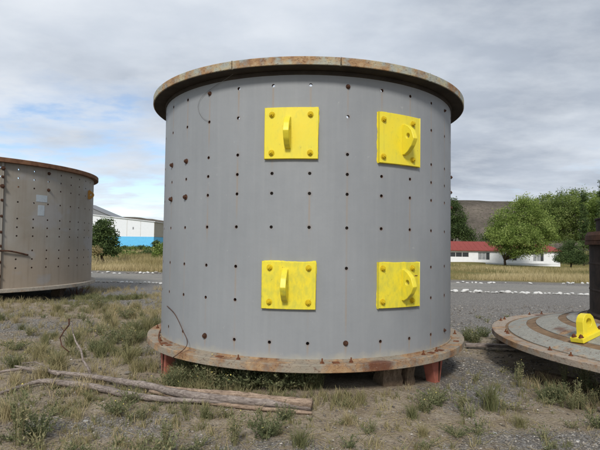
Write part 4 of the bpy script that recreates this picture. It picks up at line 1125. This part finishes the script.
# thick weed belt between trunk and drum, and golden weeds left of the drum: many alike
LB = 'grey green weed in the belt between trunk and grey drum'
for i in range(80):
    px = 172 + 143 * random.random(); py = 372 + 20 * random.random() * (1 - (px - 150) / 400) + (px - 150) * .035
    plant(px, py, random.uniform(.7, 1.25), random.choice('wwt'), LB + third(px, 150, 315, (', left third', ', middle third', ', right third')), 'weeds between the trunk and the drum', random.uniform(.7, 1.15))
LW = 'weed in the thick growth left of the grey drum'
for i in range(46):
    px = 92 + 66 * random.random(); py = 305 + 60 * random.random()
    p = at_z(px, py, 0)
    if math.hypot(p.x - CX, p.y - CY) < 2.25 or (px > 144 and py > 338): continue
    plant(px, py, random.uniform(.8, 1.4), random.choice('wttt'), LW + third(py, 305, 365, (', at the back', ', in the middle', ', nearest the trunk')), 'weeds left of the drum', random.uniform(.6, 1.0))
LD = 'scattered weed in the yard before the brown drum'
for i in range(24):
    px, py = 95 * random.random(), 305 + 75 * random.random()
    plant(px, py, random.uniform(.7, 1.2), random.choice('wtt'), LD + third(py, 305, 380, (', far part', ', middle part', ', near part')), 'weeds before the brown drum', random.uniform(.5, .9))
LR_ = 'weed in the fringe around the round steel plate'
for i in range(16):
    a = math.radians(-88 + 75 * random.random()); rr = 2.75 + .35 * random.random(); x, y = DX + rr * math.sin(a), DY - rr * math.cos(a)
    o = link('weed', random.choice(wproto)); o.location = (x, y, gz(x, y)); o.scale = (.8, .8, random.uniform(.7, 1.2)); o.rotation_euler.z = random.random() * 6; tag(o, LR_, 'plant', 'weeds around the round plate')

# dry field grass beyond the road
def field(n, x0, x1, d0, d1, hmin, hmax, seed, tfun, name, label, wd=.02):
    r = np.random.default_rng(seed); X = x0 + (x1 - x0) * r.random(n); D = d0 * (d1 / d0) ** r.random(n); Y = road_far(X) + D
    k = r.random(n) < .2 + 1.2 * ss(vnoise(X, Y, .35, seed), .3, .6); X, Y = X[k], Y[k]; n = len(X)
    h = hmin + (hmax - hmin) * r.random(n) * (.4 + .8 * vnoise(X, Y, .25, seed + 3)); 
    V, F = blades(X, Y, ground_h(X, Y) - .01, h, wd * (.6 + .8 * r.random(n)) * (Y / 35), .1 + .5 * r.random(n), r)
    T = np.clip(tfun(X, Y) + .3 * (r.random(n) - .5), 0, 1)
    tag(link(name, npmesh(name, V, F, M['drygrass'], tint=np.repeat(T, 5))), label, 'grass', kind='stuff')
field(60000, -26, -6, 2.0, 34, .1, .75, 91, lambda x, y: .1 + 1.0 * vnoise(x, y, .35, 92), 'field_grass', 'tall dry yellow grass beyond the road between the drums')
field(95000, 5, 48, 2.2, 48, .08, .42, 95, lambda x, y: -.15 + 1.2 * vnoise(x, y, .3, 96), 'field_grass', 'olive and straw coloured grass beyond the road at right')

# ------------------------------------------------------------------ trees
def crown_geo(lobes, nclump, per, leaf, seed, cl=.5):
    r = np.random.default_rng(seed); lobes = np.array(lobes, float)
    vol = lobes[:, 3] * lobes[:, 4] * lobes[:, 5]; pk = r.choice(len(lobes), nclump, p=vol ** .8 / (vol ** .8).sum()); L = lobes[pk]
    d = r.normal(0, 1, (nclump, 3)); d /= np.linalg.norm(d, axis=1)[:, None]
    d[:, 2] = np.where(d[:, 2] < -.55, d[:, 2] * .4, d[:, 2])
    rad_ = .35 + .72 * r.random(nclump) ** .6 + .18 * (r.random(nclump) > .85)
    C_ = L[:, :3] + d * L[:, 3:6] * rad_[:, None]
    tint = np.clip(.45 + .30 * r.normal(0, 1, nclump) , 0, 1)
    idx = np.repeat(np.arange(nclump), per); n = len(idx)
    P = C_[idx] + r.normal(0, 1, (n, 3)) * cl * np.array([.5, .5, .36])
    a = r.normal(0, 1, (n, 3)); a /= np.linalg.norm(a, axis=1)[:, None]; b = np.cross(a, r.normal(0, 1, (n, 3))); b /= np.linalg.norm(b, axis=1)[:, None]
    s = leaf * (.6 + .8 * r.random(n))[:, None]
    V = np.stack([P - a * s, P + b * s * .5, P + a * s, P - b * s * .5], 1).reshape(-1, 3)
    F = np.arange(n * 4).reshape(n, 4)
    T = np.repeat(np.clip(tint[idx] + .2 * (r.random(n) - .5), 0, 1), 4)
    return V, F, T
def tree(name, base, lobes, nclump, per, leaf, mat, trunk_r, label, cat='tree', seed=1, cl=.5, group=None, fork=.45):
    t = empty(name, base, label, cat, group)
    V, F, T = crown_geo(lobes, nclump, per, leaf, seed, cl)
    link('crown', npmesh('crown', V, F, mat, tint=T), t)
    rr = random.Random(seed); zc = min(l[2] for l in lobes)
    mb = MB(); fk = Vector((rr.uniform(-.1, .1), 0, zc * fork))
    mb.tube([(0, 0, -.3), (rr.uniform(-.08, .08), .05, fk.z * .5), fk], [trunk_r * 1.25, trunk_r, trunk_r * .9], 10, jitter=.12)
    for l in lobes:
        tip = Vector(l[:3]) + Vector((0, 0, l[5] * .3)); mid = (fk + tip) / 2 + Vector((rr.uniform(-.3, .3), rr.uniform(-.3, .3), rr.uniform(-.1, .4)))
        mb.tube([fk, fk.lerp(mid, .5) + Vector((0, 0, .1)), mid, tip], [trunk_r * .7, trunk_r * .55, trunk_r * .4, trunk_r * .15], 7, jitter=.1)
    mb.build('trunk', M['bark'], t, True)
    return t
def base_at(px, Y):
    p = at_depth(px, 250, Y); return (p.x, Y, gz(p.x, Y))
def lobes_px(base, Y, l):
    """(px,py,rx_px,rz_px,dy): lobes seen in the photo, at depth Y"""
    out = []; s = Y / FPX
    for px, py, rx, rz, dy in l:
        p = at_depth(px, py, Y + dy); out.append((p.x - base[0], dy, p.z - base[2], rx * s, rx * s * .9, rz * s))
    return out
# big tree in front of the houses
b = base_at(505, 80)
tree('shade_tree', b, lobes_px(b, 80, [(505, 228, 16, 16, 0), (522, 216, 18, 17, 1), (538, 228, 17, 17, 0), (515, 238, 22, 13, -2), (532, 246, 15, 10, -1), (500, 240, 12, 12, 1), (527, 252, 9, 5, -2), (508, 251, 9, 6, -2), (518, 254, 8, 4, -2), (542, 251, 7, 5, -2), (494, 236, 7, 8, 0), (550, 238, 7, 9, 0), (527, 205, 12, 9, 1)]), 720, 60, .12, M['leafA'], .2, 'broad bright green tree in front of the red roofed houses', seed=3, cl=.8)
# tall trees behind the houses, right
Yt = 112
b = base_at(572, Yt)
tree('tall_tree', b, lobes_px(b, Yt, [(565, 208, 17, 15, 0), (580, 203, 18, 14, 3), (556, 222, 14, 14, -1), (575, 222, 18, 16, 0), (568, 237, 20, 9, 0)]), 560, 46, .18, M['leafC'], .4, 'tall dense tree behind the round bush at right', seed=5, cl=1.1)
b = base_at(600, Yt - 6)
tree('tall_tree', b, lobes_px(b, Yt - 6, [(596, 207, 14, 14, 0), (608, 214, 16, 20, 0), (598, 228, 14, 16, -1), (612, 240, 14, 12, 0), (592, 243, 10, 10, 0)]), 460, 46, .18, M['leafA'], .4, 'tall tree cut by the right edge of the photo', seed=6, cl=1.1)
b = base_at(547, Yt + 6)
tree('tall_tree', b, lobes_px(b, Yt + 6, [(548, 205, 12, 10, 0), (553, 214, 12, 12, 0), (545, 222, 10, 12, 0), (550, 235, 10, 12, 0)]), 280, 46, .18, M['leafC'], .35, 'tree between the shade tree and the tallest trees', seed=7, cl=1.1)
b = base_at(584, 100)
tree('cypress_tree', b, lobes_px(b, 100, [(584, 206, 3.0, 14, 0), (584, 222, 4.0, 16, 0), (584, 240, 4.6, 14, 0)]), 150, 30, .14, M['leafB'], .15, 'narrow dark column shaped tree behind the round bush', seed=8, cl=.45)
b = base_at(604, 100)
tree('cypress_tree', b, lobes_px(b, 100, [(602, 190, 4.0, 10, 0), (603, 205, 5.0, 16, 0), (603, 225, 6, 18, 0)]), 150, 30, .14, M['leafB'], .15, 'dark pointed tree at the right edge of the photo', seed=18, cl=.45)
# left tree next to the drum
b = base_at(452, 105)
tree('dark_tree', b, lobes_px(b, 105, [(450, 208, 9, 10, 0), (455, 218, 10, 12, 0), (448, 230, 14, 14, 0), (461, 232, 10, 10, 0), (468, 238, 8, 6, 0)]), 440, 44, .15, M['leafB'], .3, 'dark green tree behind the house next to the grey drum', seed=9, cl=.9)
# round bush before the second house
b = base_at(571, 72)
tree('round_bush', b, lobes_px(b, 72, [(571, 251, 11, 10, 0), (565, 257, 9, 8, 0), (578, 257, 9, 8, 0), (571, 259, 13, 7, -1)]), 340, 50, .085, M['leafB'], .12, 'round dark green bush beside the white houses', 'bush', seed=10, cl=.5)
b = base_at(521, 125)
tree('far_tree', b, lobes_px(b, 125, [(490, 238, 8, 6, 0), (498, 234, 8, 7, 0)]), 120, 26, .2, M['leafB'], .2, 'small dark tree top showing over the red roof', seed=12, cl=.9)
# bush by the left drum
b = base_at(103, 36)
tree('dark_bush', b, lobes_px(b, 36, [(104, 228, 9, 8, 0), (97, 236, 9, 10, 0), (108, 239, 9, 10, 0), (103, 249, 13, 9, 0), (93, 248, 9, 9, 0)]), 380, 36, .075, M['leafB'], .1, 'dark leafy bush between the brown drum and the blue and white shed', 'bush', seed=14, cl=.33)
b = base_at(97, 32)
tree('yellow_shrub', b, lobes_px(b, 32, [(96, 251, 4, 4, 0)]), 60, 30, .05, M['drygrass'], .03, 'small yellowish shrub at the right foot of the brown drum', 'bush', seed=15, cl=.2)
b = base_at(161, 40)
tree('green_shrub', b, lobes_px(b, 40, [(161, 250, 5, 8, 0), (158, 257, 5, 5, 0), (164, 255, 7, 9, 0)]), 150, 34, .07, M['leafA'], .06, 'bright green shrub touching the left side of the grey drum', 'bush', seed=16, cl=.3)
for i, (px, py, rx, rz, Y) in enumerate([(124, 249, 5, 2.2, 70), (133, 249.5, 5, 2.5, 66), (141, 248.5, 4, 2, 72), (150, 249.5, 5, 2.6, 64), (156, 245, 3, 4, 78), (115, 251, 6, 3, 52), (146, 254, 6, 2.4, 50), (130, 255, 7, 2, 46)]):
    b = base_at(px, Y)
    tree('scrub_bush', b, lobes_px(b, Y, [(px, py, rx, rz, 0)]), 50, 30, .1, M['leafC'] if i % 2 else M['leafB'], .04, 'low scrub bush in the field before the blue and white shed', 'bush', seed=40 + i, cl=.35, group='scrub bushes before the shed')
# reddish dead weed at the foot of the brown drum
mb = MB()
p = at_z(77, 296, 0); rr = random.Random(4)
for i in range(26):
    a = rr.uniform(0, 6.28); h = rr.uniform(.2, .5); q = Vector((p.x + math.cos(a) * .25 * rr.random(), p.y + math.sin(a) * .2 * rr.random(), gz(p.x, p.y)))
    mb.tube([q, q + Vector((math.cos(a) * .06, math.sin(a) * .06, h * .6)), q + Vector((math.cos(a) * .16, math.sin(a) * .1, h))], [.006, .005, .003], 4)
tag(mb.build('dead_weed', M['rust']), 'reddish brown dead weed at the foot of the brown drum', 'plant')

# ------------------------------------------------------------------ buildings
def wall_frame(o, ux, name, c, size, mat, parent):
    mb = MB(); mb.box(c, size); return mb.build(name, mat, parent)
def house(name, label, x0px, x1px, Yq, eave_py, ridge_py, base_py, depth, windows, hip=(1.2, 1.2), rz=0):
    pl_ = at_depth(x0px, eave_py, Yq); pr = at_depth(x1px, eave_py, Yq)
    Lh = pr.x - pl_.x; zb = at_depth((x0px + x1px) / 2, base_py, Yq).z; ze = (pl_.z + pr.z) / 2; zr = ze + (eave_py - ridge_py) * Yq / FPX
    t = empty(name, (pl_.x, Yq, zb), label, 'house')
    H = ze - zb
    mb = MB(); s = Yq / FPX
    # front wall built round its windows
    cuts = sorted(windows, key=lambda w_: w_[0]); xq = 0.0
    def X(px): return (px - x0px) * s
    def Zq(py): return H - (py - eave_py) * s
    for (wx0, wx1, wy0, wy1, *_r) in cuts:
        a, b_, c, d = X(wx0), X(wx1), Zq(wy1), Zq(wy0)
        if a > xq: mb.box(((xq + a) / 2, .12, H / 2 - .4), (a - xq, .24, H + .8))
        mb.box(((a + b_) / 2, .12, (c - .8) / 2), (b_ - a, .24, c + .8)); mb.box(((a + b_) / 2, .12, (d + H) / 2), (b_ - a, .24, H - d)); xq = b_
    mb.box(((xq + Lh) / 2, .12, H / 2 - .4), (Lh - xq, .24, H + .8))
    mb.box((.12, depth / 2 + .12, H / 2 - .4), (.24, depth - .24, H + .8)); mb.box((Lh - .12, depth / 2 + .12, H / 2 - .4), (.24, depth - .24, H + .8)); mb.box((Lh / 2, depth + .12, H / 2 - .4), (Lh, .24, H + .8))
    mb.build('wall', M['whitewall'], t)
    ov = .4; R = zr - ze; mb = MB(); h0, h1 = hip
    v = [(-ov, -ov, H), (Lh + ov, -ov, H), (Lh + ov, depth + ov, H), (-ov, depth + ov, H), (h0, depth / 2, H + R), (Lh - h1, depth / 2, H + R)]
    v2 = [(a, b_, c - .12) for a, b_, c in v[:4]]
    mb.add(v + v2, [(0, 1, 5, 4), (1, 2, 5), (2, 3, 4, 5), (3, 0, 4), (6, 7, 1, 0), (7, 8, 2, 1), (8, 9, 3, 2), (9, 6, 0, 3), (9, 8, 7, 6)])
    rf = mb.build('roof', M['redroof'], t)
    mb = MB(); k = 0
    nrib = int(Lh / .9)      # standing seams of the roof sheets
    for i in range(1, nrib):
        x = Lh * i / nrib
        if x > h0 and x < Lh - h1:
            a = Vector((x, -ov, H + .012)); b_ = Vector((x, depth / 2, H + R + .012)); mb.tube([a, b_], [.02, .02], 4)
    mb.build('seam', M['redroof'], rf)
    for (wx0, wx1, wy0, wy1, panes, mat) in cuts:
        a, b_, c, d = X(wx0), X(wx1), Zq(wy1), Zq(wy0); mb = MB(); fw = .07
        mb.box(((a + b_) / 2, .10, c + fw / 2), (b_ - a, .1, fw)); mb.box(((a + b_) / 2, .10, d - fw / 2), (b_ - a, .1, fw))
        for i in range(panes + 1):
            x = a + fw / 2 + (b_ - a - fw) * i / panes; mb.box((x, .10, (c + d) / 2), (fw, .1, d - c - 2 * fw))
        fr = mb.build('window', M['whiteframe'], t)
        for i in range(panes):
            xa = a + fw + (b_ - a - fw) * i / panes; xb = a + (b_ - a - fw) * (i + 1) / panes
            mb = MB(); mb.box(((xa + xb) / 2, .13, (c + d) / 2), (xb - xa, .02, d - c - 2 * fw)); mb.build('pane', M[mat if not (mat == 'curtain' and i == panes - 1 and panes > 1) else 'glass'], fr)
    return t
house('white_house', 'white house with red hipped roof next to the grey drum', 432, 504, 92, 250.2, 241.2, 265.5, 7, [(449, 469, 252.3, 257.2, 3, 'glass'), (478, 490, 252, 259.8, 3, 'curtain')], (2.0, 1.6))
house('white_house', 'white house with red roof partly hidden behind the broad tree', 507, 560, 90, 250.8, 243, 263.5, 7, [(508, 517, 253.5, 261, 2, 'curtain'), (533, 544, 253, 261.5, 3, 'curtain')], (1.5, 1.2))
# low white wall along the field
p0, p1 = at_depth(486, 262.6, 84), at_depth(560, 265, 84)
mb = MB(); zc = (p0.z + p1.z) / 2; mb.box(((p0.x + p1.x) / 2, 84, zc - .9), (p1.x - p0.x, .2, 1.8)); mb.box(((p0.x + p1.x) / 2, 84, zc + .03), (p1.x - p0.x + .1, .28, .06))
tag(mb.build('garden_wall', M['whitewall']), 'low pale wall along the field in front of the houses', 'wall')
# blue and white shed
YS = 110
A = at_depth(60, 211.3, YS); B = at_depth(154.2, 222.0, YS); zA = at_depth(110, 247, YS).z - 1.5
sh = empty('warehouse', (A.x, YS, zA), 'long white shed with a sky blue lower band', 'warehouse')
Ls = B.x - A.x; hA, hB = A.z - zA, B.z - zA; Bb = at_depth(120, 236.4, YS).z - zA; Ds = 22
ext = lambda a, b_, dd: (a, dd, b_)
mb = MB(); mb.prism([(0, Bb), (Ls, Bb), (Ls, hB), (0, hA)], 0, Ds, ext); mb.build('wall', M['shedwhite'], sh)
mb = MB(); mb.prism([(0, 0), (Ls + .01, 0), (Ls + .01, Bb), (0, Bb)], -.02, Ds, ext); mb.build('blue_band', M['cyan'], sh)
mb = MB(); mb.prism([(Ls + .004, Bb + .01), (Ls + .06, Bb + .01), (Ls + .06, hB - .02), (Ls + .004, hB - .02)], .05, Ds, ext); mb.build('end_wall', M['concrete'], sh)
mb = MB(); mb.prism([(-.3, hA + .01), (Ls + .3, hB - .02), (Ls + .3, hB + .12), (-.3, hA + .16)], -.25, Ds + .25, ext); mb.build('roof', M['shedwhite'], sh)
for i in range(1, int(Ls / 3)):
    x = Ls * i / int(Ls / 3); mb = MB(); mb.box((x, -.012, (Bb + hA + (hB - hA) * x / Ls) / 2), (.05, .024, hA + (hB - hA) * x / Ls - Bb - .1)); mb.build('panel_joint', M['concrete'], sh)
mb = MB(); mb.box((Ls * .78, -.03, Bb + 1.9), (.25, .06, .5)); mb.build('vent', M['shedroof'], sh)
# second shed with a grey gable behind it
g0 = at_depth(80, 203, 160); g1 = at_depth(114, 217.5, 160); zb = at_depth(90, 247, 160).z - 2
sh2 = empty('gable_shed', (g0.x, 160, zb), 'grey gabled shed roof rising behind the white shed', 'warehouse')
wd = (g1.x - g0.x); Hh = g1.z - zb; Hr = g0.z - zb
mb = MB(); mb.prism([(-wd, 0), (wd, 0), (wd, Hh), (0, Hr), (-wd, Hh)], 0, 12, lambda a, b_, dd: (a, dd, b_)); mb.build('wall', M['shedroof'], sh2)
mb = MB(); mb.prism([(-wd - .4, Hh - .1), (0, Hr + .02), (wd + .4, Hh - .1), (wd + .4, Hh + .05), (0, Hr + .2), (-wd - .4, Hh + .05)], -.3, 12.3, lambda a, b_, dd: (a, dd, b_)); mb.build('roof', M['shedroof'], sh2)
print('tris approx', sum(len(m.polygons) for m in bpy.data.meshes))
